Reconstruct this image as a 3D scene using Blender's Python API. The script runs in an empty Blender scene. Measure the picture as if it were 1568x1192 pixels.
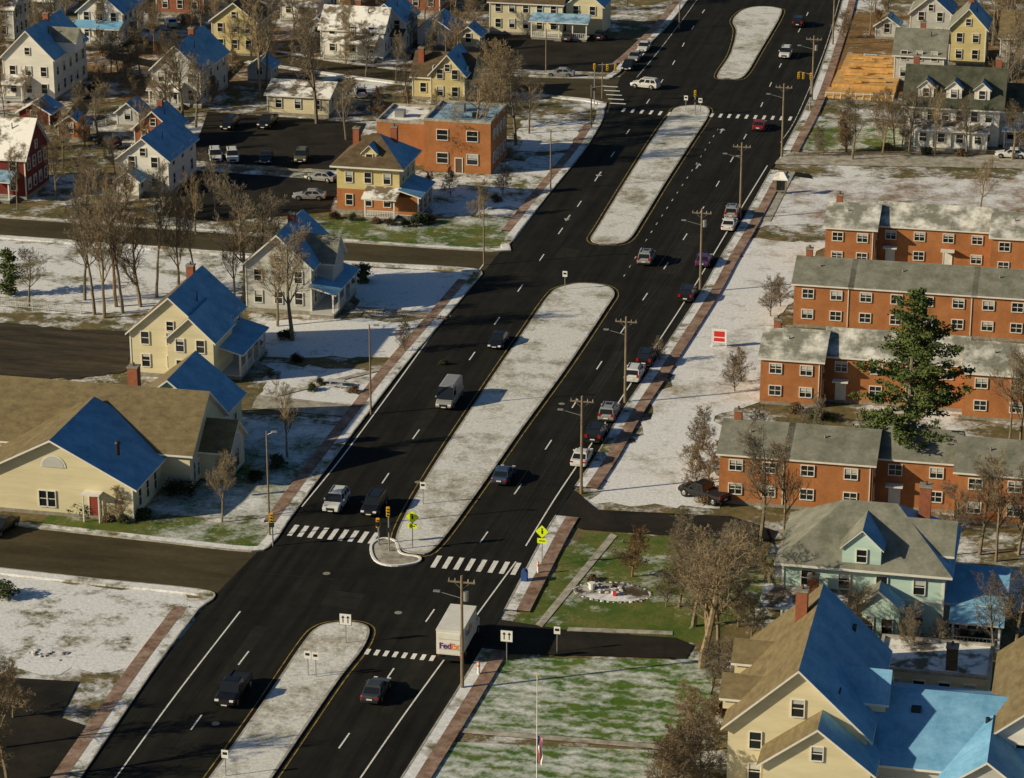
import bpy, math, random
from math import sin, cos, radians, pi, sqrt, atan2
from mathutils import Vector, Matrix
random.seed(11)
scn = bpy.context.scene
# ------------------------------------------------------------------ camera / survey
F, HC, PT = 4385.0, 114.0, radians(20)
def G(u, v, z=0.0):
    """survey point of the aerial photograph -> ground coordinates (metres)"""
    yc = (v-596)/F; xc = (u-784)/F
    t = (HC-z)/(sin(PT)+yc*cos(PT))
    return Vector((xc*t, (cos(PT)-yc*sin(PT))*t, z))
GY = radians(-12.3)
cam = bpy.data.cameras.new("camera"); co = bpy.data.objects.new("camera", cam)
scn.collection.objects.link(co); scn.camera = co
co.location = (0, 0, HC); co.rotation_euler = (radians(90)-PT, 0, 0)
cam.sensor_width = 36; cam.lens = 36*F/1568; cam.clip_start = 1; cam.clip_end = 12000

# ------------------------------------------------------------------ light
w = bpy.data.worlds.new("World"); scn.world = w; w.use_nodes = True
nt = w.node_tree; bg = nt.nodes["Background"]
sky = nt.nodes.new("ShaderNodeTexSky"); sky.sky_type = 'NISHITA'; sky.sun_disc = False
EL = radians(23); trav = Vector((0.965*cos(EL), 0.262*cos(EL), -sin(EL)))
sky.sun_elevation = EL; sky.sun_rotation = radians(254.8)
hs_ = nt.nodes.new("ShaderNodeHueSaturation"); hs_.inputs['Saturation'].default_value = 1.35
nt.links.new(sky.outputs[0], hs_.inputs['Color']); nt.links.new(hs_.outputs[0], bg.inputs[0]); bg.inputs[1].default_value = 0.056
sl = bpy.data.lights.new("sun", 'SUN'); so = bpy.data.objects.new("sun", sl); scn.collection.objects.link(so)
sl.energy = 5.0; sl.angle = radians(0.5); sl.color = (1, 0.87, 0.62)
so.rotation_euler = trav.to_track_quat('-Z', 'Y').to_euler()
scn.view_settings.view_transform = 'Standard'; scn.view_settings.look = 'None'; scn.view_settings.exposure = 0

# ------------------------------------------------------------------ materials
def newmat(name):
    m = bpy.data.materials.new(name); m.use_nodes = True
    n = m.node_tree; return m, n, n.nodes["Principled BSDF"]
def c4(c): return (c[0], c[1], c[2], 1)
def mk(name, c1, c2=None, scale=1.0, rough=0.85, lo=.35, hi=.65, coord='Object', stretch=(1, 1, 1), bump=0, metal=0, spec=0.3, rot=0, speck=0, amp=.22):
    m, n, p = newmat(name)
    p.inputs['Roughness'].default_value = rough; p.inputs['Metallic'].default_value = metal
    p.inputs['Specular IOR Level'].default_value = spec
    if c2 is None: p.inputs['Base Color'].default_value = c4(c1); return m
    tc = n.nodes.new("ShaderNodeTexCoord"); mp = n.nodes.new("ShaderNodeMapping"); mp.inputs['Scale'].default_value = stretch
    mr = n.nodes.new("ShaderNodeMapping"); mr.inputs['Rotation'].default_value = (0, 0, rot)
    no = n.nodes.new("ShaderNodeTexNoise"); no.inputs['Scale'].default_value = scale; no.inputs['Detail'].default_value = 7
    no.inputs['Roughness'].default_value = .65
    cr = n.nodes.new("ShaderNodeValToRGB")
    cr.color_ramp.elements[0].position = lo; cr.color_ramp.elements[0].color = c4(c1)
    cr.color_ramp.elements[1].position = hi; cr.color_ramp.elements[1].color = c4(c2)
    n.links.new(tc.outputs[coord], mr.inputs[0]); n.links.new(mr.outputs[0], mp.inputs[0]); n.links.new(mp.outputs[0], no.inputs['Vector'])
    n.links.new(no.outputs[0], cr.inputs[0])
    outc = cr.outputs[0]
    if speck:
        n2 = n.nodes.new("ShaderNodeTexNoise"); n2.inputs['Scale'].default_value = speck; n2.inputs['Detail'].default_value = 5; n2.inputs['Roughness'].default_value = .7; n.links.new(mr.outputs[0], n2.inputs['Vector'])
        r2 = n.nodes.new("ShaderNodeMapRange"); n.links.new(n2.outputs[0], r2.inputs[0]); r2.inputs[1].default_value = .3; r2.inputs[2].default_value = .7; r2.inputs[3].default_value = 1-amp; r2.inputs[4].default_value = 1+amp
        vm = n.nodes.new("ShaderNodeVectorMath"); vm.operation = 'SCALE'; n.links.new(outc, vm.inputs[0]); n.links.new(r2.outputs[0], vm.inputs['Scale']); outc = vm.outputs[0]
    n.links.new(outc, p.inputs['Base Color'])
    if bump:
        b = n.nodes.new("ShaderNodeBump"); b.inputs['Strength'].default_value = bump; b.inputs['Distance'].default_value = .2
        n.links.new(no.outputs[0], b.inputs['Height']); n.links.new(b.outputs[0], p.inputs['Normal'])
    return m
def ground(name, snow, ga=(.07, .09, .022), gb=(.22, .17, .075), sc=(.80, .80, .78), fine=1.5, stripe=0, soft=.075):
    m, n, p = newmat(name); L = n.links.new
    p.inputs['Roughness'].default_value = .95; p.inputs['Specular IOR Level'].default_value = .1
    tc = n.nodes.new("ShaderNodeTexCoord")
    mp = n.nodes.new("ShaderNodeMapping"); mp.inputs['Rotation'].default_value = (0, 0, radians(12.3)); L(tc.outputs['Object'], mp.inputs[0])
    def noise(s, d=5, r=.6):
        x = n.nodes.new("ShaderNodeTexNoise"); x.inputs['Scale'].default_value = s; x.inputs['Detail'].default_value = d
        x.inputs['Roughness'].default_value = r; L(mp.outputs[0], x.inputs['Vector']); return x.outputs[0]
    def math(op, a, b):
        x = n.nodes.new("ShaderNodeMath"); x.operation = op
        for i, q in enumerate((a, b)):
            if isinstance(q, (int, float)): x.inputs[i].default_value = q
            else: L(q, x.inputs[i])
        return x.outputs[0]
    def cen(x, k): return math('MULTIPLY', math('SUBTRACT', x, .5), k)
    fin = noise(fine, 8, .75)
    s = math('ADD', math('ADD', cen(noise(.06, 4), .55), .5), cen(noise(.22, 8, .72), .95))
    s = math('ADD', s, cen(fin, .38))
    if stripe:
        wv = n.nodes.new("ShaderNodeTexWave"); wv.bands_direction = 'Y'; wv.inputs['Scale'].default_value = .19
        wv.inputs['Distortion'].default_value = 7; wv.inputs['Detail'].default_value = 5; wv.inputs['Detail Scale'].default_value = 3; L(mp.outputs[0], wv.inputs['Vector'])
        s = math('ADD', s, cen(wv.outputs[1], stripe))
    r = n.nodes.new("ShaderNodeMapRange"); L(s, r.inputs[0])
    t = .5+(.5-snow)*.46
    r.inputs[1].default_value = t-soft; r.inputs[2].default_value = t+soft
    g = n.nodes.new("ShaderNodeMix"); g.data_type = 'RGBA'
    g2 = n.nodes.new("ShaderNodeMapRange"); L(noise(.28, 8, .75), g2.inputs[0]); g2.inputs[1].default_value = .38; g2.inputs[2].default_value = .62
    L(g2.outputs[0], g.inputs[0]); g.inputs[6].default_value = c4(ga); g.inputs[7].default_value = c4(gb)
    sm = n.nodes.new("ShaderNodeMix"); sm.data_type = 'RGBA'; L(noise(2.0, 6, .75), sm.inputs[0])
    sm.inputs[6].default_value = c4([x*.68 for x in sc]); sm.inputs[7].default_value = c4([min(.95, x*1.28) for x in sc])
    mx = n.nodes.new("ShaderNodeMix"); mx.data_type = 'RGBA'; L(r.outputs[0], mx.inputs[0]); L(g.outputs[2], mx.inputs[6]); L(sm.outputs[2], mx.inputs[7])
    sp = n.nodes.new("ShaderNodeMapRange"); L(noise(3.2, 5, .8), sp.inputs[0]); sp.inputs[1].default_value = .35; sp.inputs[2].default_value = .65; sp.inputs[3].default_value = .82; sp.inputs[4].default_value = 1.15
    vm = n.nodes.new("ShaderNodeVectorMath"); vm.operation = 'SCALE'; L(mx.outputs[2], vm.inputs[0]); L(sp.outputs[0], vm.inputs['Scale'])
    L(vm.outputs[0], p.inputs['Base Color'])
    b = n.nodes.new("ShaderNodeBump"); b.inputs['Strength'].default_value = .4; b.inputs['Distance'].default_value = .12
    L(fin, b.inputs['Height']); L(b.outputs[0], p.inputs['Normal'])
    return m
M = {}
RR = radians(12.3)
M['asphalt'] = mk('asphalt', (.0085, .0082, .0068), (.0205, .0195, .0152), .3, .9, stretch=(2.6, .12, 1), rot=RR, spec=.12, speck=.25, amp=.3)
M['asphalt_patch'] = mk('asphalt_patch', (.017, .016, .013), (.027, .025, .02), .8, .9, rot=RR, spec=.12)
M['asphalt_old'] = mk('asphalt_old', (.045, .036, .018), (.085, .068, .036), .25, .9, stretch=(.3, 1.2, 1), rot=RR, spec=.15, speck=1.5, amp=.15)
M['asphalt_lot'] = mk('asphalt_lot', (.012, .011, .009), (.032, .028, .02), .2, .9, spec=.15, speck=1, amp=.15)
M['soil'] = mk('soil', (.018, .014, .008), (.07, .052, .03), .35, .95, stretch=(.3, 2, 1), rot=RR, speck=1)
M['paint'] = mk('road_paint', (.45, .44, .4), (.8, .78, .72), 2.5, .7, lo=.3, hi=.5)
M['paint_worn'] = mk('road_paint_worn', (.10, .098, .09), (.62, .6, .54), 2.2, .8, lo=.40, hi=.55)
M['yellow'] = mk('yellow_paint', (.12, .08, .02), (.4, .28, .07), 1, .8)
M['kerb'] = mk('kerb_concrete', (.22, .2, .16), (.5, .47, .4), .8, .9)
M['brickwalk'] = mk('brick_walk', (.17, .09, .055), (.36, .26, .2), .5, .9, speck=2)
M['conc'] = mk('concrete_path', (.22, .19, .14), (.48, .45, .38), .7, .9, speck=1.5)
M['snowverge'] = ground('snow_verge', .62, fine=1.0)
M['median'] = ground('median_turf', .68, (.15, .14, .07), (.30, .24, .14), (.7, .69, .65), 1.6, soft=.12)
M['snow'] = mk('roof_snow_shade_blue', (.12, .31, .49), (.22, .45, .66), .45, .9, bump=.1, speck=2.5, amp=.12)  # snow of the shaded slopes, blue of skylit shade put into the colour
M['snow2'] = mk('roof_snow_thin_shade_blue', (.10, .2, .3), (.30, .46, .6), .8, .9, lo=.4, hi=.58)  # thin snow cover, its tone also carries the painted blue of shade
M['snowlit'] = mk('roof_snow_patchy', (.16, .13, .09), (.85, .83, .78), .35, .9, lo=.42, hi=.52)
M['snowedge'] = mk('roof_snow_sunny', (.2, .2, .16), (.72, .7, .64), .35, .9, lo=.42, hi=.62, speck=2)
M['tan'] = mk('shingle_tan', (.13, .098, .05), (.21, .165, .085), .7, .9, stretch=(1, 1, 3), speck=3, amp=.15)
M['brown'] = mk('shingle_brown', (.075, .052, .027), (.14, .1, .055), .7, .9, stretch=(1, 1, 3), speck=3, amp=.15)
M['greyroof'] = mk('shingle_grey', (.13, .135, .10), (.25, .245, .2), .5, .9, speck=3, amp=.15)
M['dkroof'] = mk('shingle_dark', (.04, .048, .03), (.1, .1, .07), .6, .9, speck=3, amp=.15)
M['cream'] = mk('siding_cream', (.57, .51, .33), (.68, .61, .41), .5, .75, stretch=(.4, .4, 2.5))
M['white'] = mk('siding_white', (.64, .62, .56), (.78, .75, .68), .5, .75, stretch=(.4, .4, 2.5))
M['greyw'] = mk('siding_grey', (.4, .41, .39), (.52, .52, .49), .5, .75, stretch=(.4, .4, 2.5))
M['yellowh'] = mk('siding_yellow', (.52, .43, .19), (.64, .54, .27), .5, .75, stretch=(.4, .4, 2.5))
M['mint'] = mk('siding_mint', (.42, .58, .52), (.52, .68, .6), .5, .75, stretch=(.4, .4, 2.5))
M['brick'] = mk('brick_orange', (.32, .12, .042), (.43, .18, .068), .35, .9, speck=3, amp=.12)
M['brickred'] = mk('brick_red', (.24, .08, .045), (.34, .12, .06), 2, .9)
M['redbarn'] = mk('siding_red', (.13, .018, .016), (.19, .03, .024), 1, .8)
M['trim'] = mk('trim_white', (.64, .62, .56), (.76, .74, .68), .8)
M['found'] = mk('foundation', (.2, .18, .15), (.32, .29, .24), 2)
M['glass'] = mk('window_glass', (.015, .018, .02), rough=.12, spec=.6)
M['door'] = mk('door_red', (.25, .05, .03)); M['doorg'] = mk('door_brown', (.12, .07, .04))
M['wood'] = mk('pole_wood', (.16, .12, .08), (.28, .22, .15), 3, .9, stretch=(4, 4, .5))
M['metal'] = mk('grey_metal', (.35, .35, .34), rough=.5, metal=.6)
M['dark'] = mk('dark_metal', (.02, .02, .02), rough=.5)
M['rubber'] = mk('rubber', (.012, .012, .012), rough=.9)
M['rim'] = mk('wheel_rim', (.4, .4, .4), rough=.35, metal=.8)
M['tail'] = mk('tail_light', (.4, .01, .01), rough=.3); M['head'] = mk('head_light', (.8, .8, .78), rough=.2)
M['sign_y'] = mk('sign_fluorescent', (.72, .9, .02), rough=.5); M['sign_w'] = mk('sign_white', (.75, .75, .72), rough=.6)
M['sign_r'] = mk('sign_red', (.6, .03, .03), rough=.5); M['black'] = mk('black_print', (.01, .01, .01))
M['sig_y'] = mk('signal_yellow', (.7, .45, .02)); M['blue'] = mk('blue_paint', (.03, .08, .25)); M['orange'] = mk('orange_paint', (.8, .22, .02))
M['purple'] = mk('purple_print', (.1, .02, .2))
M['bark'] = mk('bark', (.12, .10, .07), (.26, .21, .14), 2, .9)
M['bark2'] = mk('bark_warm', (.15, .11, .065), (.30, .23, .14), 2, .9)
M['twigr'] = mk('russet_twigs', (.16, .09, .05), (.27, .17, .09), 2, .9)
M['rock'] = mk('rock', (.1, .09, .08), (.6, .58, .55), 1.5, .9, lo=.42, hi=.54)
M['lumber'] = mk('lumber', (.5, .27, .07), (.66, .4, .15), .6, .8, speck=2)
M['needle'] = mk('pine_needles', (.03, .055, .012), (.11, .14, .035), .6, .9)
M['leaf'] = mk('evergreen_leaf', (.025, .04, .014), (.07, .08, .035), 1.5, .9)
M['leafb'] = mk('brown_leaf', (.09, .055, .025), (.18, .12, .06), 1.5, .9)
M['sheetw'] = mk('box_body_white', (.66, .65, .61), (.76, .74, .69), 1, .5)

# ------------------------------------------------------------------ mesh builder
class Bld:
    def __init__(s, name, loc, yaw=GY, single=False):
        s.name, s.loc, s.yaw, s.parts, s.single = name, Vector(loc), yaw, {}, single
    def part(s, p):
        if s.single: p = 'all'
        return s.parts.setdefault(p, ([], [], [], []))
    def poly(s, p, pts, mat):
        V, Fc, MI, MN = s.part(p)
        if mat not in MN: MN.append(mat)
        i = len(V); V.extend([tuple(q) for q in pts]); Fc.append(tuple(range(i, i+len(pts)))); MI.append(MN.index(mat))
    def box(s, p, x0, x1, y0, y1, z0, z1, mat):
        if x0 > x1: x0, x1 = x1, x0
        if y0 > y1: y0, y1 = y1, y0
        a = [(x0, y0, z0), (x1, y0, z0), (x1, y1, z0), (x0, y1, z0), (x0, y0, z1), (x1, y0, z1), (x1, y1, z1), (x0, y1, z1)]
        for f in ((3, 2, 1, 0), (4, 5, 6, 7), (0, 1, 5, 4), (1, 2, 6, 5), (2, 3, 7, 6), (3, 0, 4, 7)): s.poly(p, [a[k] for k in f], mat)
    def slab(s, p, pts, th, top, edge='trim'):
        lo = [(q[0], q[1], q[2]-th) for q in pts]; n = len(pts)
        s.poly(p, pts, top); s.poly(p, lo[::-1], edge)
        for i in range(n): j = (i+1) % n; s.poly(p, [pts[i], lo[i], lo[j], pts[j]], edge)
    def tube(s, p, a, b, r0, r1, mat, n=8, caps=True):
        a, b = Vector(a), Vector(b); d = (b-a).normalized()
        x = d.orthogonal().normalized(); y = d.cross(x)
        A = [a+(x*cos(2*pi*i/n)+y*sin(2*pi*i/n))*r0 for i in range(n)]; Bq = [b+(x*cos(2*pi*i/n)+y*sin(2*pi*i/n))*r1 for i in range(n)]
        for i in range(n): j = (i+1) % n; s.poly(p, [A[i], A[j], Bq[j], Bq[i]], mat)
        if caps: s.poly(p, A[::-1], mat); s.poly(p, Bq, mat)
    def done(s):
        def mesh(nm, dat):
            V, Fc, MI, MN = dat; me = bpy.data.meshes.new(nm); me.from_pydata(V, [], Fc)
            for k in MN: me.materials.append(M[k])
            me.polygons.foreach_set('material_index', MI); me.update(); return me
        if s.single:
            o = bpy.data.objects.new(s.name, mesh(s.name, s.parts['all']))
        else:
            o = bpy.data.objects.new(s.name, None)
        scn.collection.objects.link(o); o.location = s.loc; o.rotation_euler = (0, 0, s.yaw)
        if not s.single:
            for k, dat in s.parts.items():
                c = bpy.data.objects.new(k, mesh(k, dat)); scn.collection.objects.link(c); c.parent = o
        return o

# ------------------------------------------------------------------ flat sheets
def sheet(name, pts, z, mat):
    me = bpy.data.meshes.new(name); me.from_pydata([(p.x, p.y, z) for p in pts], [], [tuple(range(len(pts)))])
    me.materials.append(M[mat]); o = bpy.data.objects.new(name, me); scn.collection.objects.link(o); return o
def cr(pts, k=5, closed=False):
    P = [G(*p) if len(p) == 2 and not isinstance(p, Vector) else Vector(p) for p in pts]; n = len(P); out = []
    for i in range(n if closed else n-1):
        p0 = P[(i-1) % n] if closed or i > 0 else P[0]*2-P[1]
        p1 = P[i]; p2 = P[(i+1) % n]; p3 = P[(i+2) % n] if closed or i+2 < n else P[-1]*2-P[-2]
        for j in range(k):
            t = j/k
            out.append(.5*((2*p1)+(p2-p0)*t+(2*p0-5*p1+4*p2-p3)*t*t+(3*p1-p0-3*p2+p3)*t**3))
    if not closed: out.append(P[-1])
    return out
def ragged(pts, amp=.9, step=1.6, seed=1):
    """outline with natural uneven edge"""
    R = random.Random(seed); P = [G(*p) for p in pts]; out = []
    for a, b in zip(P, P[1:]+P[:1]):
        n = max(1, int((b-a).length/step))
        for i in range(n):
            q = a.lerp(b, i/n); out.append(q+Vector((R.uniform(-amp, amp), R.uniform(-amp, amp), 0)))
    return out
def offs(P, d, closed=False):
    out = []; n = len(P)
    for i in range(n):
        a = P[(i-1) % n] if closed or i > 0 else P[0]; b = P[(i+1) % n] if closed or i < n-1 else P[-1]
        t = (b-a); t.z = 0
        if t.length < 1e-6: t = Vector((1, 0, 0))
        t.normalize(); out.append(P[i]+Vector((-t.y, t.x, 0))*d)
    return out
def strip(name, P, d0, d1, z0, z1, mat, closed=False, obj=None):
    A, Bq = offs(P, d0, closed), offs(P, d1, closed); b = obj or Bld(name, (0, 0, 0), 0, True); n = len(P)
    for i in range(n if closed else n-1):
        j = (i+1) % n; a0, a1, b0, b1 = A[i], A[j], Bq[i], Bq[j]
        f = lambda q, z: (q.x, q.y, z)
        b.poly('a', [f(a0, z1), f(a1, z1), f(b1, z1), f(b0, z1)], mat)
        if z1-z0 > .03:
            b.poly('a', [f(a0, z0), f(a1, z0), f(a1, z1), f(a0, z1)], mat); b.poly('a', [f(b0, z0), f(b1, z0), f(b1, z1), f(b0, z1)], mat)
    if obj is None: b.done()
ZR, ZM, ZK = .10, .125, .23

# terrain
M['terrain'] = ground('terrain_mat', .36, (.075, .08, .028), (.22, .16, .08))
sheet('ground', [Vector((-4000, -500, 0)), Vector((4000, -500, 0)), Vector((4000, 7500, 0)), Vector((-4000, 7500, 0))], 0, 'terrain')
patch_defs = [
 (.80, None, [(545, 408), (735, 420), (690, 490), (540, 480)]),
 (.66, None, [(-40, 368), (380, 388), (365, 482), (-60, 478)]),
 (.82, None, [(400, 490), (690, 492), (635, 552), (400, 545)]),
 (.76, None, [(420, 556), (612, 572), (556, 640), (380, 622)]),
 (.52, 'g', [(385, 642), (540, 650), (470, 740), (440, 790), (210, 790), (300, 700)]),
 (.20, 'g', [(60, 783), (220, 792), (445, 800), (395, 846), (85, 818)]),
 (.68, None, [(-40, 882), (325, 915), (235, 1025), (-60, 1030)]),
 (.32, 'g', [(480, 332), (790, 335), (800, 350), (765, 384), (500, 368)]),
 (.60, None, [(655, 268), (890, 232), (830, 315), (640, 330)]),
 (.80, 'w', [(1150, 366), (1262, 372), (1215, 440), (1165, 610), (1105, 640), (1105, 776), (905, 772), (1010, 610), (1100, 430)]),
 (.56, 'p', [(1240, 272), (1700, 275), (1700, 325), (1150, 350), (1195, 280)]),
 (.18, 'g', [(890, 815), (1180, 832), (1190, 910), (1060, 985), (790, 960)]),
 (.36, 's', [(772, 1008), (1100, 1012), (1070, 1145), (698, 1115)]),
 (.50, 's', [(688, 1137), (1050, 1152), (1040, 1290), (600, 1290)]),
 (.42, 'g', [(1238, 178), (1400, 200), (1700, 232), (1210, 230)]),
 (.14, 'b', [(1290, 20), (1700, 20), (1700, 150), (1260, 150)]),
 (.66, None, [(800, 185), (905, 185), (870, 232), (790, 232)]),
 (.36, 'b', [(-40, 60), (740, 30), (740, 100), (-60, 180)]),
 (.16, 'g', [(1180, 1000), (1320, 1000), (1340, 1080), (1150, 1060)]),
]
for i, (sn, kind, pts) in enumerate(patch_defs):
    kw = {}
    if kind == 'g': kw = dict(ga=(.055, .11, .018), gb=(.16, .16, .045), soft=.12)
    if kind == 's': kw = dict(ga=(.05, .13, .014), gb=(.12, .17, .035), stripe=.13, fine=2.2, soft=.16)
    if kind == 'b': kw = dict(ga=(.12, .075, .03), gb=(.30, .18, .08))
    if kind == 'p': kw = dict(ga=(.15, .12, .06), gb=(.32, .18, .11), soft=.12)
    if kind == 'w': kw = dict(ga=(.14, .13, .06), gb=(.32, .24, .13), soft=.13)
    nm = 'lawn_%d' % i; M[nm] = ground('lawn_mat', sn, **kw)
    sheet('lawn', ragged(pts, seed=i) if i not in (12, 13) else [G(*p) for p in pts], .004*(i+1), nm)

# roads
Lk = [(30, 1330), (125, 1192), (235, 1030), (330, 912), (440, 800), (500, 720), (560, 640), (620, 562), (742, 416), (765, 388), (840, 300), (895, 232), (930, 175), (950, 118), (985, 85), (1030, 35), (1075, -25), (1200, -250)]
Rk = [(525, 1330), (615, 1192), (700, 1058), (750, 975), (832, 822), (876, 752), (950, 635), (990, 575), (1072, 450), (1100, 400), (1135, 342), (1190, 245), (1238, 155), (1272, 60), (1290, 0), (1330, -250)]
sheet('road', [G(*p) for p in Lk]+[G(*p) for p in Rk[::-1]], ZR, 'asphalt')
for q in ([(505, 905), (560, 912), (545, 935), (490, 928)], [(600, 700), (622, 702), (700, 590), (680, 588)], [(900, 600), (918, 602), (960, 540), (942, 538)], [(390, 960), (412, 962), (350, 1050), (328, 1048)], [(1010, 420), (1040, 422), (1080, 360), (1050, 358)], [(860, 380), (890, 384), (880, 400), (848, 396)], [(640, 1000), (660, 1002), (600, 1095), (582, 1093)]):
    sheet('road_patch', [G(*p) for p in q], ZR+.008, 'asphalt_patch')
def side(pts, mat='asphalt_old', z=.092): sheet('side_street', [G(*p) for p in pts], z, mat)
side([(-300, 770), (0, 805), (250, 833), (390, 848), (460, 800), (370, 930), (335, 912), (290, 904), (0, 872), (-300, 840)])
side([(-300, 312), (0, 335), (250, 352), (480, 369), (775, 388), (760, 417), (520, 401), (250, 380), (0, 362), (-300, 340)])
side([(-300, 25), (380, 75), (620, 110), (900, 122), (960, 118), (940, 172), (900, 152), (620, 128), (380, 95), (-300, 45)])
side([(1180, 252), (1210, 235), (1700, 240), (1700, 262)], 'conc')
sheet('driveway', [G(*p) for p in [(850, 795), (878, 752), (915, 782), (1120, 792), (1190, 815), (1180, 832), (890, 812)]], .094, 'asphalt_lot')
sheet('driveway', [G(*p) for p in [(735, 1000), (765, 950), (880, 968), (1035, 978), (1062, 990), (1050, 1010), (780, 1002)]], .094, 'asphalt_lot')
sheet('parking_lot', [G(*p) for p in [(318, 172), (560, 190), (520, 262), (292, 246)]], .09, 'asphalt_lot')
sheet('parking_lot', [G(*p) for p in [(300, 262), (520, 278), (505, 325), (330, 340), (240, 330)]], .09, 'asphalt_lot')
sheet('parking_lot', [G(*p) for p in [(738, 52), (1000, 62), (945, 112), (735, 104)]], .096, 'asphalt_lot')
sheet('parking_lot', [G(*p) for p in [(-60, 1035), (120, 1045), (92, 1100), (130, 1112), (30, 1290), (-100, 1290)]], .09, 'asphalt_lot')
sheet('ploughed_field', ragged([(-60, 492), (215, 512), (185, 575), (-60, 590)], .6, 1.2, 77), .088, 'soil')
sheet('driveway', [G(*p) for p in [(395, 606), (548, 622), (540, 640), (385, 626)]], .086, 'conc')
for q in ([(530, 395), (560, 400), (545, 408), (520, 402)], [(85, 200), (110, 205), (160, 130), (140, 125)], [(310, 150), (325, 152), (380, 95), (368, 93)], [(455, 130), (480, 132), (490, 100), (470, 98)], [(160, 90), (235, 105), (240, 95), (170, 80)], [(625, 92), (735, 100), (738, 92), (630, 84)], [(1150, 252), (1240, 268), (1245, 275), (1160, 262)]):
    sheet('driveway', [G(*p) for p in q], .087, 'asphalt_lot')
for q in ([(820, 958), (830, 962), (945, 822), (935, 818)], [(545, 470), (690, 482), (690, 486), (545, 474)], [(420, 605), (600, 560), (602, 564), (422, 609)], [(700, 1116), (1060, 1146), (1058, 1153), (696, 1123)], [(1205, 262), (1218, 264), (1180, 340), (1165, 338)], [(870, 962), (1030, 968), (1030, 974), (868, 968)]):
    sheet('footpath', [G(*p) for p in q], .102, 'conc')

# kerbs, verges, brick walks
def kerbset(P, side, walk=True, snow=True):
    s = side
    strip('kerb', P, 0, .16*s, ZR-.05, ZK, 'kerb')
    if snow: strip('verge', P, .16*s, 1.2*s, 0, ZK-.02, 'snowverge')
    if walk: strip('brick_sidewalk', P, 1.2*s, 2.5*s, 0, ZK-.01, 'brickwalk')
kerbset(cr([(30, 1330), (125, 1192), (235, 1030), (305, 935)]), 1)
kerbset(cr([(305, 935), (330, 915), (300, 904), (150, 889), (0, 872), (-300, 840)], 3), 1, False)
kerbset(cr([(-300, 770), (0, 805), (250, 833), (385, 847), (418, 834), (440, 803)], 3), 1, False)
kerbset(cr([(440, 803), (500, 720), (560, 640), (620, 562), (690, 480), (730, 432)]), 1)
kerbset(cr([(730, 432), (738, 418), (700, 411), (520, 401), (250, 380), (0, 362), (-300, 340)], 3), 1, False)
kerbset(cr([(-300, 312), (0, 335), (250, 352), (480, 369), (755, 387), (780, 376), (795, 357)], 3), 1, False)
kerbset(cr([(795, 357), (840, 300), (895, 232), (920, 192)]), 1)
kerbset(cr([(920, 192), (925, 170), (900, 153), (620, 128), (380, 95)], 3), 1, False)
kerbset(cr([(380, 75), (620, 110), (900, 122), (940, 118), (960, 100)], 3), 1, False)
kerbset(cr([(960, 100), (985, 78), (1030, 32), (1075, -28)]), 1)
kerbset(cr([(525, 1330), (615, 1192), (700, 1058), (738, 996)]), -1)
kerbset(cr([(772, 936), (832, 822), (850, 792)]), -1)
kerbset(cr([(880, 747), (912, 700), (950, 635), (990, 575), (1072, 450), (1100, 400), (1135, 342), (1180, 262)]), -1)
kerbset(cr([(1198, 232), (1238, 155), (1272, 60), (1290, 0), (1310, -100)]), -1)
def medi(pts):
    P = cr(pts, 5, True)
    area = sum(P[i].x*P[(i+1) % len(P)].y-P[(i+1) % len(P)].x*P[i].y for i in range(len(P)))
    s = 1 if area > 0 else -1
    strip('median_kerb', P, 0, .22*s, ZR-.02, ZK, 'kerb', True)
    sheet('median', offs(P, .22*s, True), ZK+.005, 'median')
    strip('yellow_edge_line', P, -.45*s, -.57*s, ZM, ZM+.001, 'yellow', True)
medi([(250, 1290), (322, 1192), (400, 1082), (462, 990), (486, 964), (515, 956), (550, 957), (566, 968), (554, 998), (520, 1042), (470, 1115), (418, 1192), (350, 1290)])
medi([(612, 808), (660, 722), (740, 600), (800, 512), (840, 455), (858, 442), (890, 436), (928, 440), (941, 452), (928, 475), (870, 562), (800, 658), (725, 765), (668, 840), (640, 850), (610, 840)])
medi([(905, 370), (918, 345), (965, 268), (1000, 213), (1025, 178), (1038, 166), (1075, 164), (1086, 176), (1060, 218), (1020, 280), (985, 337), (962, 370), (932, 376)])
medi([(1098, 118), (1118, 85), (1127, 50), (1122, 33), (1136, 18), (1160, 12), (1190, 14), (1196, 24), (1165, 78), (1140, 118), (1118, 122)])
P = cr([(570, 838), (586, 828), (604, 832), (612, 850), (640, 856), (635, 864), (600, 868), (576, 860)], 4, True)
strip('island_kerb', P, 0, .25, ZR, ZK+.02, 'sign_w', True); sheet('traffic_island', P, ZR+.05, 'conc')

# road paint
pb = Bld('road_markings', (0, 0, 0), 0, True)
def line(pts, wd=.14, mat='paint', dash=None):
    P = cr([tuple(p) for p in pts], 8)
    if dash is None: strip('', P, -wd/2, wd/2, ZM, ZM, mat, obj=pb); return
    on, off = dash; Q = []; step = .5; rem = 0
    for a, b in zip(P, P[1:]):
        L = (b-a).length; t = rem
        while t < L: Q.append(a.lerp(b, t/L)); t += step
        rem = t-L
    k = 0; n1, n2 = int(on/step), int((on+off)/step)
    while k+n1 < len(Q):
        strip('', Q[k:k+n1+1], -wd/2, wd/2, ZM, ZM, mat, obj=pb); k += n2
line([(100, 1300), (178, 1192), (270, 1065), (368, 938)], .15)
line([(462, 778), (525, 700), (610, 585), (700, 460), (742, 404)], .15)
line([(785, 372), (850, 285), (910, 205)], .15)
line([(975, 120), (1012, 75), (1052, 22), (1085, -25)], .13, 'paint_worn')
line([(480, 1300), (553, 1192), (620, 1095), (700, 985), (790, 862)], .15)
line([(805, 838), (850, 765), (900, 690), (985, 560), (1060, 445), (1120, 345), (1175, 255)], .15)
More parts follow.
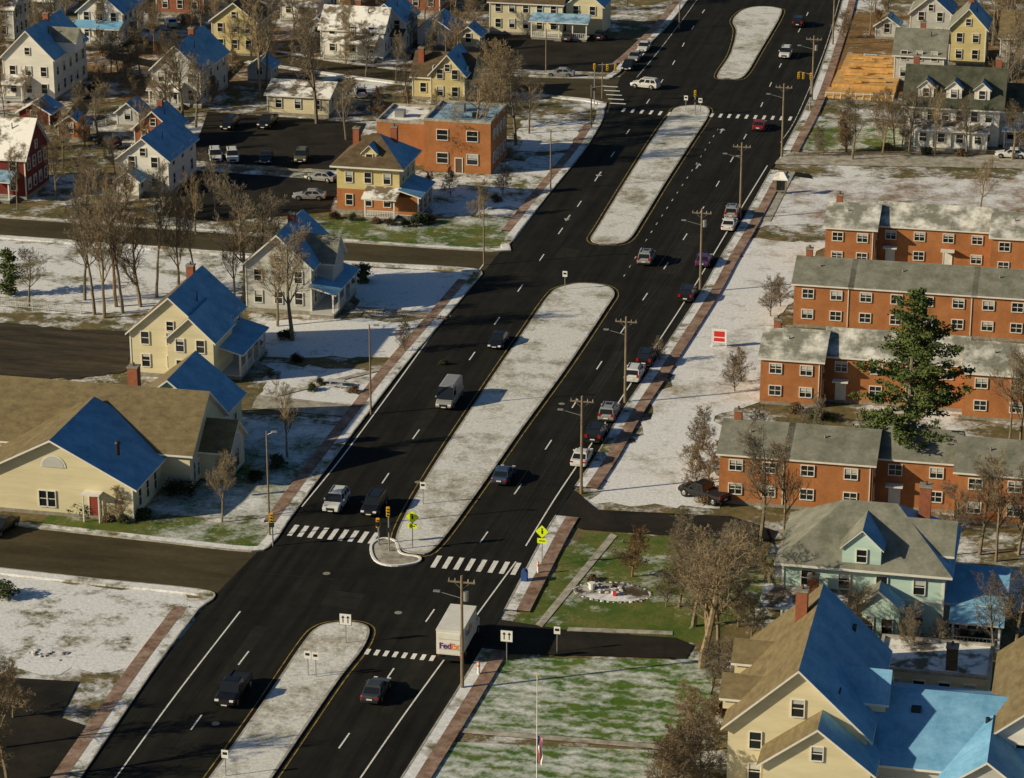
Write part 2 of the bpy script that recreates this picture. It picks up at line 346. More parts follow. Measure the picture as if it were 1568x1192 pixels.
line([(1195, 220), (1220, 180), (1258, 90), (1280, 20), (1300, -60)], .13, 'paint_worn')
D = (3.2, 10.5)
line([(215, 1230), (285, 1130), (369, 1015), (447, 915)], .15, 'paint', D)
line([(585, 742), (622, 688), (710, 565), (800, 438), (842, 378)], .15, 'paint', D)
line([(855, 360), (895, 302), (965, 198)], .15, 'paint', D)
line([(990, 160), (1030, 100), (1060, 45), (1100, -15)], .15, 'paint', D)
line([(440, 1260), (535, 1125), (607, 1020), (672, 925), (710, 870)], .15, 'paint', D)
line([(735, 833), (835, 690), (915, 565), (983, 463), (1042, 375), (1090, 298), (1150, 195)], .15, 'paint', D)
line([(1165, 165), (1185, 120), (1215, 65), (1245, 5)], .15, 'paint', D)
line([(955, 425), (1005, 345), (1060, 262), (1105, 190)], .13, 'paint_worn', (1, 3))
line([(378, 878), (460, 885), (534, 892)], .2, 'asphalt_patch')
def bars(a, b, n, ln=3.0, wd=.6, mat='paint', yaw=GY):
    A, Bq = G(*a), G(*b); d = Vector((-sin(yaw), cos(yaw), 0)); x = Vector((cos(yaw), sin(yaw), 0))
    for i in range(n):
        c = A.lerp(Bq, i/(n-1)); q = [c-x*wd/2-d*ln/2, c+x*wd/2-d*ln/2, c+x*wd/2+d*ln/2, c-x*wd/2+d*ln/2]
        pb.poly('a', [(t.x, t.y, ZM+.003) for t in q], mat)
bars((449, 814), (572, 826), 9, 2.9, .5); bars((668, 862), (790, 873), 8, 3.0, .5)
bars((563, 1000), (662, 1010), 8, 1.2, .4); bars((955, 170), (1025, 176), 6, 2.4, .45); bars((1090, 178), (1210, 183), 10, 2.4, .45)
bars((934, 134), (946, 160), 5, 2.6, .5, yaw=GY+radians(90))
def arrow(u, v, s=1):
    c = G(u, v); ca, sa = cos(GY), sin(GY)
    def T(x, y): return (c.x+x*ca-y*sa, c.y+x*sa+y*ca, ZM+.002)
    pb.poly('a', [T(-.12, -1.4*s), (T(.12, -1.4*s)), T(.12, .5*s), T(-.12, .5*s)], 'paint_worn')
    pb.poly('a', [T(-.5, .5*s), T(.5, .5*s), T(0, 1.6*s)], 'paint_worn')
for a in [(1105, 202, 1), (1068, 256, 1), (918, 268, -1), (870, 335, -1)]: arrow(*a)
for (u, v) in [(500, 880), (640, 740), (860, 620), (330, 1110), (960, 330), (610, 940), (1130, 240)]:
    c = G(u, v); pb.poly('a', [(c.x+.38*cos(2*pi*i/12), c.y+.38*sin(2*pi*i/12), ZM-.01) for i in range(12)], 'found')
pb.done()

# ------------------------------------------------------------------ buildings
def window(b, face, pl, a, z, ww=.95, hh=1.5, frame='trim', mid=True):
    t = .09; o1, o2, o3 = .04, .12, .07
    def bx(a0, a1, z0, z1, d, mat):
        if face == 'F': b.box('windows', a0, a1, pl-d, pl+.02, z0, z1, mat)
        elif face == 'R': b.box('windows', pl-.02, pl+d, a0, a1, z0, z1, mat)
        elif face == 'L': b.box('windows', pl-d, pl+.02, a0, a1, z0, z1, mat)
        else: b.box('windows', a0, a1, pl-.02, pl+d, z0, z1, mat)
    a0, a1, z1 = a-ww/2, a+ww/2, z+hh
    bx(a0, a1, z, z1, o1, 'glass')
    bx(a0-t, a0, z-t, z1+t, o2, frame); bx(a1, a1+t, z-t, z1+t, o2, frame)
    bx(a0, a1, z1, z1+t, o2, frame); bx(a0, a1, z-t, z, o2+.03, frame)
    if mid:
        bx(a0, a1, z+hh/2-.035, z+hh/2+.035, o3, frame)
        if random.random() < .4: bx(a0+.02, a1-.02, z+hh*random.uniform(.55, .8), z1-.01, .05, 'greyw')
def doorway(b, face, pl, a, z, mat='door', ww=1.0, hh=2.1):
    def bx(a0, a1, z0, z1, d, m):
        if face == 'F': b.box('door', a0, a1, pl-d, pl+.02, z0, z1, m)
        else: b.box('door', pl-.02, pl+d, a0, a1, z0, z1, m)
    bx(a-ww/2, a+ww/2, z, z+hh, .05, mat); bx(a-ww/2-.12, a-ww/2, z, z+hh+.12, .1, 'trim'); bx(a+ww/2, a+ww/2+.12, z, z+hh+.12, .1, 'trim')
    bx(a-ww/2, a+ww/2, z+hh, z+hh+.12, .1, 'trim')
def gable(b, x0, x1, y0, y1, z0, h, rise, axis, wall, ra, rb, ov=.45, th=.22, edge='trim'):
    """walls + gabled roof. axis 'y': ra on left slope, rb on right slope; axis 'x': ra front, rb back"""
    e = z0+h
    if axis == 'y':
        m = (x0+x1)/2
        b.poly('walls', [(x0, y0, z0), (x1, y0, z0), (x1, y0, e), (m, y0, e+rise), (x0, y0, e)], wall)
        b.poly('walls', [(x1, y1, z0), (x0, y1, z0), (x0, y1, e), (m, y1, e+rise), (x1, y1, e)], wall)
        b.poly('walls', [(x1, y0, z0), (x1, y1, z0), (x1, y1, e), (x1, y0, e)], wall)
        b.poly('walls', [(x0, y1, z0), (x0, y0, z0), (x0, y0, e), (x0, y1, e)], wall)
        k = rise/(m-x0); lo = e-ov*k+.12; t = e+rise+.12
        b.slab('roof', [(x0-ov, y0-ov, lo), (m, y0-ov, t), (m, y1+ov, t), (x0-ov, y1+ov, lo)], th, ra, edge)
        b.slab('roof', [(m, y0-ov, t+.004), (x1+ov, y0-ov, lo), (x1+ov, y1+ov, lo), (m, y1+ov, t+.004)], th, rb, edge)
    else:
        m = (y0+y1)/2
        b.poly('walls', [(x1, y0, z0), (x1, y1, z0), (x1, y1, e), (x1, m, e+rise), (x1, y0, e)], wall)
        b.poly('walls', [(x0, y1, z0), (x0, y0, z0), (x0, y0, e), (x0, m, e+rise), (x0, y1, e)], wall)
        b.poly('walls', [(x0, y0, z0), (x1, y0, z0), (x1, y0, e), (x0, y0, e)], wall)
        b.poly('walls', [(x1, y1, z0), (x0, y1, z0), (x0, y1, e), (x1, y1, e)], wall)
        k = rise/(m-y0); lo = e-ov*k+.12; t = e+rise+.12
        b.slab('roof', [(x0-ov, y0-ov, lo), (x1+ov, y0-ov, lo), (x1+ov, m, t), (x0-ov, m, t)], th, ra, edge)
        b.slab('roof', [(x0-ov, m, t+.004), (x1+ov, m, t+.004), (x1+ov, y1+ov, lo), (x0-ov, y1+ov, lo)], th, rb, edge)
def hip(b, x0, x1, y0, y1, z0, h, rise, wall, rf, rr, rl, rk, ov=.6, ridge=0.0, axis='x', edge='trim'):
    e = z0+h
    for q in ([(x0, y0), (x1, y0)], [(x1, y0), (x1, y1)], [(x1, y1), (x0, y1)], [(x0, y1), (x0, y0)]):
        b.poly('walls', [(q[0][0], q[0][1], z0), (q[1][0], q[1][1], z0), (q[1][0], q[1][1], e), (q[0][0], q[0][1], e)], wall)
    X0, X1, Y0, Y1 = x0-ov, x1+ov, y0-ov, y1+ov; mx, my = (x0+x1)/2, (y0+y1)/2; t = e+rise
    if axis == 'x': A, C = (mx-ridge/2, my, t), (mx+ridge/2, my, t)
    else: A, C = (mx, my-ridge/2, t), (mx, my+ridge/2, t)
    a, bb, c, d = (X0, Y0, e), (X1, Y0, e), (X1, Y1, e), (X0, Y1, e)
    if axis == 'x':
        b.poly('roof', [a, bb, C, A] if ridge else [a, bb, A], rf); b.poly('roof', [bb, c, C], rr)
        b.poly('roof', [c, d, A, C] if ridge else [c, d, A], rk); b.poly('roof', [d, a, A], rl)
    else:
        b.poly('roof', [a, bb, A], rf); b.poly('roof', [bb, c, C, A] if ridge else [bb, c, A], rr)
        b.poly('roof', [c, d, C], rk); b.poly('roof', [d, a, A, C] if ridge else [d, a, A], rl)
    b.box('roof', X0, X1, Y0, Y1, e-.25, e-.004, edge)
def chimney(b, x, y, z0, z1, s=.45, mat='brickred'):
    b.box('chimney', x-s, x+s, y-s, y+s, z0, z1, mat); b.box('chimney', x-s-.07, x+s+.07, y-s-.07, y+s+.07, z1, z1+.15, 'found')
    b.tube('chimney', (x, y, z1+.15), (x, y, z1+.5), .14, .12, 'brown', 6)
def porch(b, face, pl, a0, a1, dp, z=.6, h=2.7, roof='snow', closed=False, wall='trim'):
    """lean-to porch with posts, deck, rails and steps"""
    n = max(2, int((a1-a0)/2.4)+1)
    def tr(a, o, zz): return (a, pl-o, zz) if face == 'F' else (pl+o, a, zz)
    def bx(a, c, o0, o1, z0, z1, m):
        if face == 'F': b.box('porch', a, c, pl-o1, pl-o0, z0, z1, m)
        else: b.box('porch', pl+o0, pl+o1, a, c, z0, z1, m)
    bx(a0, a1, .01, dp, z-.15, z, 'greyw'); bx(a0+.1, a1-.1, .01, dp-.1, 0, z-.15, 'found')
    for i in range(n):
        a = a0+.12+(a1-a0-.24)*i/(n-1); bx(a-.1, a+.1, dp-.25, dp-.05, z, z+h-.25, 'trim')
        if i < n-1 and i != n//2 and not closed:
            c = a0+.12+(a1-a0-.24)*(i+1)/(n-1); bx(a+.1, c-.1, dp-.18, dp-.12, z+.8, z+.88, 'trim')
            k = a+.35
            while k < c-.2: bx(k, k+.05, dp-.17, dp-.13, z, z+.8, 'trim'); k += .35
    if closed:
        bx(a0+.05, a1-.05, .01, dp-.3, z, z+h-.25, wall)
        for i in range(n-1):
            a = a0+(a1-a0)*(i+.5)/(n-1)
            if face == 'F': window(b, 'F', pl-dp+.3, a, z+.8, 1.0, 1.3)
            else: window(b, 'R', pl+dp-.3, a, z+.8, 1.0, 1.3)
    bx(a0, a1, dp-.3, dp-.02, z+h-.25, z+h-.03, 'trim')
    pts = [tr(a0-.3, dp+.35, z+h-.05), tr(a1+.3, dp+.35, z+h-.05), tr(a1+.3, .02, z+h+.9), tr(a0-.3, .02, z+h+.9)]
    b.slab('porch_roof', pts, .16, roof)
    am = (a0+a1)/2
    for k in range(3): bx(am-.7, am+.7, dp+.01+.3*k, dp+.3+.3*k, 0, z-.18*(k+1), 'found')
def wins(b, face, pl, a0, a1, n, rows, ww=.95, hh=1.5, **k):
    for z in rows:
        for i in range(n):
            window(b, face, pl, a0+(a1-a0)*(i+.5)/n, z, ww, hh, **k)
def dormer(b, x, y0, y1, z, wd, h, rise, wall, ra='tan', rb='snow'):
    gable(b, x-wd/2, x+wd/2, y0, y1, z, h, rise, 'y', wall, ra, rb, .25, .12)
    window(b, 'F', y0, x, z+.35, min(.9, wd-.5), h-.55)
def house(name, u, v, wd, dp, h, rise, axis='y', wall='white', ra='tan', rb='snow', yaw=GY, nf=3, ns=4, por=None, chim=(.5, .6), ret=False, att=True):
    b = Bld(name, G(u, v), yaw)
    b.box('foundation', -.04, wd+.04, -.04, dp+.04, 0, .5, 'found')
    gable(b, 0, wd, 0, dp, .5, h-.5, rise, axis, wall, ra, rb)
    rows = [1.3] if h < 4.2 else [1.3, 4.1] if h < 7.6 else [1.4, 4.6]
    wins(b, 'F', 0, .3, wd-.3, nf, rows); wins(b, 'R', wd, .3, dp-.3, ns, rows); wins(b, 'L', 0, .3, dp-.3, ns, rows)
    if axis == 'y' and att and rise > 2: window(b, 'F', 0, wd/2, h+.35, .8, 1.1)
    if axis == 'x' and att and rise > 2: window(b, 'R', wd, dp/2, h+.3, .8, 1.1)
    for x in (0, wd): b.box('trim', x-.06 if x == 0 else x-.10, x+.10 if x == 0 else x+.06, -.062, .1, .5, h-.1, 'trim')
    b.box('gutter', wd+.45, wd+.55, -.3, dp+.3, h-.38, h-.26, 'trim') if axis == 'y' else None
    b.tube('vent_pipe', (wd*.7, dp*.35, h), (wd*.7, dp*.35, h+rise*.75+.7), .08, .08, 'dark', 6)
    if chim: chimney(b, wd*chim[0], dp*chim[1], h, h+rise+.9)
    if por: porch(b, *por)
    if ret: return b
    b.done()

# --- church / hall, lower left
b = Bld('church_hall', G(205, 800))
b.box('foundation', -17.05, .04, -.04, 9, 0, .4, 'found')
gable(b, -17, 0, 0, 12, .4, 3.7, 4.4, 'y', 'cream', 'tan', 'snow', .7)
gable(b, -26, 3.2, 9, 21, .4, 4.2, 4.6, 'x', 'cream', 'tan', 'snow', .5)
gable(b, -8, 2.6, 20, 29, .4, 3.8, 4.2, 'y', 'cream', 'tan', 'snow', .5)
gable(b, 1.2, 6.4, 12.2, 17.8, .4, 3.4, 2.4, 'x', 'cream', 'tan', 'snow', .4)
window(b, 'F', 0, -9.8, 1.0, .8, 1.7); window(b, 'F', 0, -8.85, 1.0, .8, 1.7)
doorway(b, 'F', 0, -4.2, .4); b.box('porch', -5.2, -3.2, -1.2, 0, 3.0, 3.15, 'trim')
for x in (-5.1, -3.4): b.box('porch', x, x+.12, -1.1, -.95, 0, 3.0, 'trim')
def arch(b, face, pl, a, z, r, h=0, mat='glass', fr='trim'):
    pts = [(a+r*cos(pi*i/14), z+r*sin(pi*i/14)) for i in range(15)]
    if h: pts = [(a+r, z-h)]+pts+[(a-r, z-h)]
    ptsf = [(a+(p[0]-a)*1.18, z+(p[1]-z)*1.12) for p in pts]
    for P2, d, m in ((ptsf, .06, fr), (pts, .09, mat)):
        if face == 'F': b.poly('windows', [(p[0], pl-d, p[1]) for p in P2], m)
        else: b.poly('windows', [(pl+d, p[0], p[1]) for p in P2], m)
arch(b, 'F', 0, -8.5, 5.4, 1.2, mat='greyw')
arch(b, 'R', 6.4, 15, 3.2, 1.5, 1.2, mat='greyw'); arch(b, 'R', 6.4, 15, 2.4, .7, 1.4, mat='glass')
for y in (2, 4.4, 6.8): window(b, 'R', 0, y, 1.1, .9, 1.9)
for y in (10.2, 11.6, 18.6, 20): window(b, 'R', 3.2, y, 1.1, .7, 1.9)
for y in (22, 24, 26.5): window(b, 'R', 2.6, y, 1.0, .8, 1.6)
chimney(b, -5.2, 16.2, 6, 11.0, .55); b.tube('vent', (-2.6, 3.3, 6), (-2.6, 3.3, 7.3), .22, .22, 'dark'); b.tube('vent', (-2.6, 3.3, 7.3), (-2.6, 3.3, 7.5), .36, .2, 'dark')
for x in (-17, 0): b.box('trim', x-.05, x+.12 if x < 0 else x+.06, -.062, .1, .4, 3.9, 'trim')
b.done()
b = house('yellow_house', 202, 575, 10, 12, 5.6, 4.4, 'y', 'cream', 'brown', 'snow', nf=3, ns=4, por=('R', 10, 1.0, 11, 3.2), chim=(.45, .8), ret=True)
gable(b, 5, 10.6, -1.2, 6, .5, 5.0, 2.6, 'y', 'cream', 'brown', 'snow', .4); wins(b, 'F', -1.2, 5.3, 10.3, 2, [1.3, 3.9]); b.done()
b = house('grey_house', 378, 476, 8.5, 11, 6.4, 3.8, 'y', 'greyw', 'greyroof', 'snow', por=('R', 8.5, -1, 10, 3.2), ret=True)
gable(b, 4, 10.5, 3, 8, 3.5, 2.8, 2.6, 'x', 'greyw', 'greyroof', 'snow2', .4); b.done()
b = Bld('foursquare_house', G(517, 326)); b.box('foundation', -.04, 9.04, -.04, 9.04, 0, .6, 'found')
b.box('walls', -.03, 9.03, -.03, 9.03, .6, 3.6, 'brick')
hip(b, 0, 9, 0, 9, .6, 6.4, 3.6, 'yellowh', 'brown', 'snow', 'brown', 'brown', .8, 1.0)
wins(b, 'F', -.03, .4, 8.6, 3, [1.3]); wins(b, 'F', 0, .4, 8.6, 3, [4.6]); wins(b, 'R', 9, .4, 8.6, 3, [4.6]); wins(b, 'R', 9.03, .4, 8.6, 3, [1.3])
chimney(b, 1.6, 5, 7, 11.0); chimney(b, 6.8, 6, 7, 11.2)
dormer(b, 4.5, .9, 4.2, 7.3, 2.0, 1.4, 1.0, 'yellowh', 'brown', 'snow')
porch(b, 'F', -.03, 4.6, 9, 2.8, roof='snowlit'); porch(b, 'R', 9.03, -1, 7, 3.0, roof='snow', closed=True, wall='brick')
b.done()
b = Bld('brick_block', G(650, 262))
def flat(b, x0, x1, y0, y1, h, wall, roof='snowlit', par=.4):
    b.box('walls', x0, x1, y0, y1, 0, h, wall)
    b.box('parapet', x0-.05, x1+.05, y0-.05, y0+.25, h, h+par, 'conc'); b.box('parapet', x0-.05, x1+.05, y1-.25, y1+.05, h, h+par, 'conc')
    b.box('parapet', x0-.05, x0+.25, y0+.25, y1-.25, h, h+par, 'conc'); b.box('parapet', x1-.25, x1+.05, y0+.25, y1-.25, h, h+par, 'conc')
    b.box('roof', x0+.25, x1-.25, y0+.25, y1-.25, h, h+.06, roof)
flat(b, 0, 10, 0, 11, 7.6, 'brick', 'snow2'); wins(b, 'F', 0, .5, 9.5, 2, [1.4, 4.9], 1.6, 1.5); wins(b, 'R', 10, 1, 10, 4, [1.4, 4.9])
flat(b, -8, -.06, 3, 13, 6.2, 'brick', 'snowlit'); b.box('roof_unit', -6, -4.6, 6, 7.4, 6.26, 7.3, 'metal'); b.box('roof_unit', 3, 4.6, 6, 7.4, 7.7, 8.7, 'metal'); b.box('roof_unit', 6.5, 7.4, 3, 4, 7.7, 8.3, 'dark')
doorway(b, 'F', 0, 5.2, .1, 'doorg'); b.done()
house('small_cream_house', 632, 152, 9.5, 8, 4, 3, 'x', 'yellowh', 'brown', 'brown', chim=(.1, .3))
house('cream_house', 660, 158, 5.5, 8, 5, 3, 'y', 'yellowh', 'brown', 'snow', nf=2, ns=2, chim=None)
house('cream_garage', 410, 176, 10, 8, 3.4, 1.4, 'x', 'cream', 'snowlit', 'snow', nf=3, ns=2, chim=None)
house('white_house', 184, 296, 7.4, 12.5, 5.4, 2.9, 'y', 'white', 'greyroof', 'snow', nf=2, ns=3, chim=None)
house('lean_to', 180, 303, 3.2, 2.8, 2.8, 1.2, 'y', 'white', 'greyroof', 'snow', nf=1, ns=1, chim=None)
house('red_gambrel_house', -55, 300, 9.5, 9, 6.2, 4.5, 'x', 'redbarn', 'snowlit', 'snow', por=('F', 0, 3, 8, 2.6, .6, 2.7, 'snow2'), chim=None)
house('small_brick_house', 207, 226, 6, 6, 3.2, 2.6, 'y', 'brickred', 'brown', 'snow', nf=2, ns=2)
b = house('white_farmhouse', 8, 152, 8.5, 15, 7.2, 4.2, 'y', 'white', 'greyroof', 'snow', nf=3, ns=5, por=('F', 0, -2.5, 4, 2.5, .6, 2.7, 'snowlit'), ret=True)
gable(b, 5, 10.5, 5, 8.6, 7, 1.8, 1.8, 'x', 'white', 'greyroof', 'snow', .3, .12); b.done()
house('white_house', 122, 66, 8, 11, 5.8, 3.4, 'y', 'white', 'snow2', 'snow', por=('F', 0, 0, 8, 2.2))
house('grey_house', 235, 162, 8, 14, 6.2, 3.8, 'y', 'greyw', 'greyroof', 'snow', por=('F', 0, 0, 5, 2.2, .6, 2.6, 'snowlit'))
house('yellow_house', 326, 84, 8, 8, 6.2, 3.0, 'y', 'yellowh', 'brown', 'brown')
house('white_house', 492, 88, 11, 8, 5.2, 3.0, 'x', 'white', 'snowlit', 'snow', por=('F', 0, 1, 10, 2.4, .6, 2.7, 'snowlit'))
house('white_house', 560, 78, 7, 9, 5.4, 3.0, 'y', 'white', 'brown', 'snow', por=('F', 0, 0, 7, 2.4, .6, 2.7, 'brown'))
house('garage', 640, 72, 6, 7, 3.2, 2.0, 'y', 'white', 'snowlit', 'snow', nf=1, ns=2, chim=None)
b = house('cream_house', 750, 52, 13, 9, 6.0, 3.2, 'x', 'cream', 'brown', 'snow', nf=5, por=('F', 0, 8, 18, 3, .6, 2.8, 'snow2'), ret=True)
gable(b, 13.5, 20, 1, 9, .5, 5.2, 2.8, 'y', 'cream', 'tan', 'snow', .4); wins(b, 'F', 1, 13.8, 19.7, 2, [4.0]); b.done()
for (u, v, a, c, dd, h, r, wl, ra) in [(-60, 60, 'x', 10, 9, 6, 3, 'greyw', 'snowlit'), (30, 22, 'y', 8, 9, 6, 3, 'white', 'tan'), (240, 22, 'x', 9, 8, 4, 2.5, 'brickred', 'snowlit'), (430, 30, 'y', 8, 9, 6, 3, 'white', 'greyroof'),
        (600, 18, 'x', 9, 8, 5, 3, 'brickred', 'snowlit'), (700, 2, 'y', 8, 9, 6, 3, 'greyw', 'brown'), (330, -5, 'x', 10, 8, 5, 3, 'white', 'snowlit'), (520, 8, 'y', 7, 9, 6, 3, 'brick', 'brown'), (900, -15, 'x', 12, 8, 6, 3, 'greyw', 'brown'), (140, -8, 'y', 8, 9, 6, 3, 'cream', 'greyroof')]:
    house('distant_house', u, v, c, dd, h, r, a, wl, ra, 'snow', por=('F', 0, .5, c-.5, 2.2, .6, 2.6, 'snowlit') if u % 20 else None)
for (u, v, c, dd, wl, ra) in [(180, 195, 3.5, 4, 'greyw', 'brown'), (90, 215, 4, 3, 'brick', 'snowlit'), (470, 60, 4, 4, 'white', 'snowlit'), (380, 125, 4, 4, 'greyw', 'snowlit'), (700, 75, 4, 4, 'cream', 'brown'), (30, 195, 5, 5, 'redbarn', 'snowlit'), (1340, 60, 4, 4, 'greyw', 'tan')]:
    house('garden_shed', u, v, c, dd, 2.6, 1.4, 'y', wl, ra, 'snow', nf=1, ns=1, chim=None)
# --- right side
b = Bld('dutch_colonial_house', G(1385, 222)); b.box('foundation', -.04, 14.04, -.04, 10.04, 0, .5, 'found')
gable(b, 0, 14, 0, 10, .5, 6.2, 4.6, 'x', 'white', 'dkroof', 'snow', .7)
wins(b, 'F', 0, .5, 13.5, 6, [4.2]); wins(b, 'F', 0, .5, 13.5, 5, [1.3], 1.1, 1.6); wins(b, 'R', 14, .5, 9.5, 3, [1.3, 4.2])
for x in (2.8, 7, 11.2): dormer(b, x, .7, 4, 7.2, 2.3, 1.8, 1.0, 'trim', 'dkroof', 'snow2')
porch(b, 'F', 0, 1.5, 12.5, 2.6, roof='snowlit', closed=True)
gable(b, 14.06, 22, 2, 10, .3, 5.6, 3.0, 'x', 'white', 'dkroof', 'snow', .5); wins(b, 'F', 2, 14.5, 21.5, 3, [1.3, 3.9]); porch(b, 'F', 2, 14.8, 22, 2.6, roof='snow2')
chimney(b, .8, 6, 7, 12.4); chimney(b, 13.2, 6, 7, 12.6); b.done()
house('tan_roof_house', 1368, 128, 8, 10, 5, 3.2, 'x', 'greyw', 'greyroof', 'snow')
house('yellow_house', 1452, 100, 6, 9, 6.6, 3.2, 'y', 'yellowh', 'greyroof', 'snow', nf=2)
house('grey_house', 1392, 66, 7, 9, 5.5, 3, 'y', 'greyw', 'greyroof', 'snow', nf=2)
house('brown_house', 1530, 105, 9, 9, 5.5, 3.4, 'x', 'greyw', 'tan', 'snow')
def apartment(u, v, mods, roof='greyroof'):
    b = Bld('brick_apartment_row', G(u, v)); x = 0
    for (wd, rec) in mods:
        y0 = 2.2 if rec else 0; d = 9.5
        b.box('foundation', x+.02, x+wd-.02, y0-.03, y0+d-.1, 0, .35, 'found')
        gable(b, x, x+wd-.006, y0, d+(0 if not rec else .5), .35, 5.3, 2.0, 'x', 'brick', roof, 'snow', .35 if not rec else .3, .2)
        n = max(1, round(wd/3.6))
        for z in (1.2, 3.85):
            for i in range(n):
                a = x+wd*(i+.5)/n
                if z < 2 and rec and i % 2 == 0: doorway(b, 'F', y0, a, .35, 'trim', 1.0, 2.1); b.box('canopy', a-.9, a+.9, y0-1.1, y0, 2.75, 2.9, 'trim')
                else:
                    window(b, 'F', y0, a-.02, z, 1.3, 1.1, 'trim'); b.box('windows', a-.05, a+.01, y0-.09, y0+.02, z, z+1.1, 'trim')
        if not rec: wins(b, 'R', x+wd-.006, .5, d-.5, 3, [1.2, 3.85]); b.box('downspout', x+wd-.35, x+wd-.25, y0-.1, y0-.01, .4, 5.4, 'trim')
        b.tube('vent', (x+wd*.4, y0+3, 6), (x+wd*.4, y0+3, 7.4), .1, .1, 'metal', 6)
        x += wd
    chimney(b, 1.2, 5, 6, 8.6, .4)
    b.done()
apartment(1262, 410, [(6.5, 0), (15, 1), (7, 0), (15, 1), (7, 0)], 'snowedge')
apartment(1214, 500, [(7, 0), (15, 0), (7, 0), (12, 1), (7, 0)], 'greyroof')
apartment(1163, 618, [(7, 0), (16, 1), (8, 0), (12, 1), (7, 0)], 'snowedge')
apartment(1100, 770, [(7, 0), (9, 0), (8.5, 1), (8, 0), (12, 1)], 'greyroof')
b = Bld('mint_victorian_house', G(1196, 962)); b.box('foundation', -.04, 15.04, -.04, 11.04, 0, .8, 'found')
hip(b, 0, 15, 0, 11, .8, 6.2, 4.4, 'mint', 'greyroof', 'snow', 'greyroof', 'greyroof', .8, 5)
wins(b, 'F', 0, .5, 14.5, 4, [4.7], 1.0, 1.5); wins(b, 'F', 0, .5, 14.5, 4, [1.6]); wins(b, 'R', 15, .5, 10.5, 3, [1.6, 4.7])
b.box('trim', -.08, 15.08, -.08, -.001, 3.9, 4.1, 'trim')
for x in (0, 15): b.box('trim', x-.1, x+.1, -.09, .1, .8, 6.7, 'trim')
dormer(b, 7.3, -.2, 5, 7.2, 3.6, 1.8, 1.7, 'mint', 'greyroof', 'snow')
gable(b, 10.4, 15.4, 2.0, 6.5, 7.1, 1.2, 2.2, 'x', 'mint', 'greyroof', 'snow', .35)
porch(b, 'F', 0, -1.5, 6.0, 3.0, .8, 2.8, 'snowlit')
gable(b, 7.2, 11.2, -2.2, 1, .5, 3.6, 1.6, 'y', 'mint', 'greyroof', 'snow', .4); wins(b, 'F', -2.2, 7.4, 11, 2, [1.4])
gable(b, 15.06, 20.5, 1, 9, .3, 3.6, 2.0, 'x', 'greyw', 'snow', 'snow', .4); wins(b, 'F', 1, 15.3, 20.3, 3, [1.2]); porch(b, 'F', 1, 16, 20.5, 2.4, .5, 2.5, 'snow')
chimney(b, 3, -1.4, 3, 6.2, .5); chimney(b, 12.5, 6.5, 8, 13.0, .55); b.done()
b = Bld('cream_house', G(1112, 1212)); b.box('foundation', -.04, 11.54, -.04, 16, 0, .5, 'found')
gable(b, 0, 11.5, 0, 17, .5, 6.0, 5.4, 'y', 'cream', 'tan', 'snow', .55)
wins(b, 'F', 0, .6, 10.9, 3, [1.4, 4.3]); window(b, 'F', 0, 5.75, 7.6, 1, 1.5); wins(b, 'R', 11.5, 1, 16, 5, [1.4, 4.3])
gable(b, 3.4, 12.2, -3.2, 2, .5, 4.4, 3.4, 'y', 'cream', 'tan', 'snow', .5); wins(b, 'F', -3.2, 3.8, 11.8, 3, [1.6]); window(b, 'F', -3.2, 7.8, 5.4, .9, 1.2)
gable(b, 7.4, 12.6, 4.5, 8.5, 6.5, 1.0, 1.9, 'x', 'cream', 'snow', 'snow', .3); gable(b, -.9, 3.2, 3, 6, 6.2, 1.2, 1.3, 'x', 'cream', 'tan', 'snow', .3); gable(b, -.9, 3.2, 10, 13, 6.2, 1.2, 1.3, 'x', 'cream', 'tan', 'snow', .3)
for y, z in ((2, 9.0), (14.5, 9.2)): b.box('skylight', 8.2, 9.0, y, y+1.1, 8.0, z+.1, 'dark')
chimney(b, 4.4, 13, 8, 13.2, .5); b.done()
b = Bld('snow_roofed_house', G(1322, 1235))  # snow roof, its blue is shade painted into the snow colour
gable(b, 0, 13.5, 0, 15, 0, 4.3, 3.2, 'x', 'greyw', 'snow', 'snow', .5); gable(b, 6.5, 13.5, -3, 5, 0, 4.2, 2.6, 'y', 'greyw', 'snow', 'snow', .4)
wins(b, 'F', 0, .5, 6, 2, [1.4]); wins(b, 'F', -3, 7, 13, 2, [1.4]); b.box('roof_hatch', 3.2, 4.0, 5, 6.0, 5, 6.9, 'dark'); b.tube('vent', (9.6, 4.5, 5), (9.6, 4.5, 7.0), .2, .2, 'dark'); b.done()
b = Bld('flat_roofed_annex', G(1338, 1078)); flat(b, 0, 10, 0, 7, 3.4, 'cream', 'snowlit', .3); wins(b, 'F', 0, .5, 9.5, 4, [1.2]); chimney(b, 6.6, 1.5, 3.4, 5.6, .5, 'brown'); b.done()
b = Bld('cream_house', G(1512, 1232)); gable(b, 0, 13, 0, 16, 0, 6.6, 5.4, 'y', 'white', 'tan', 'snow', .5); wins(b, 'F', 0, .5, 12.5, 3, [1.4, 4.3]); wins(b, 'L', 0, 1, 15, 4, [1.4, 4.3]); b.done()

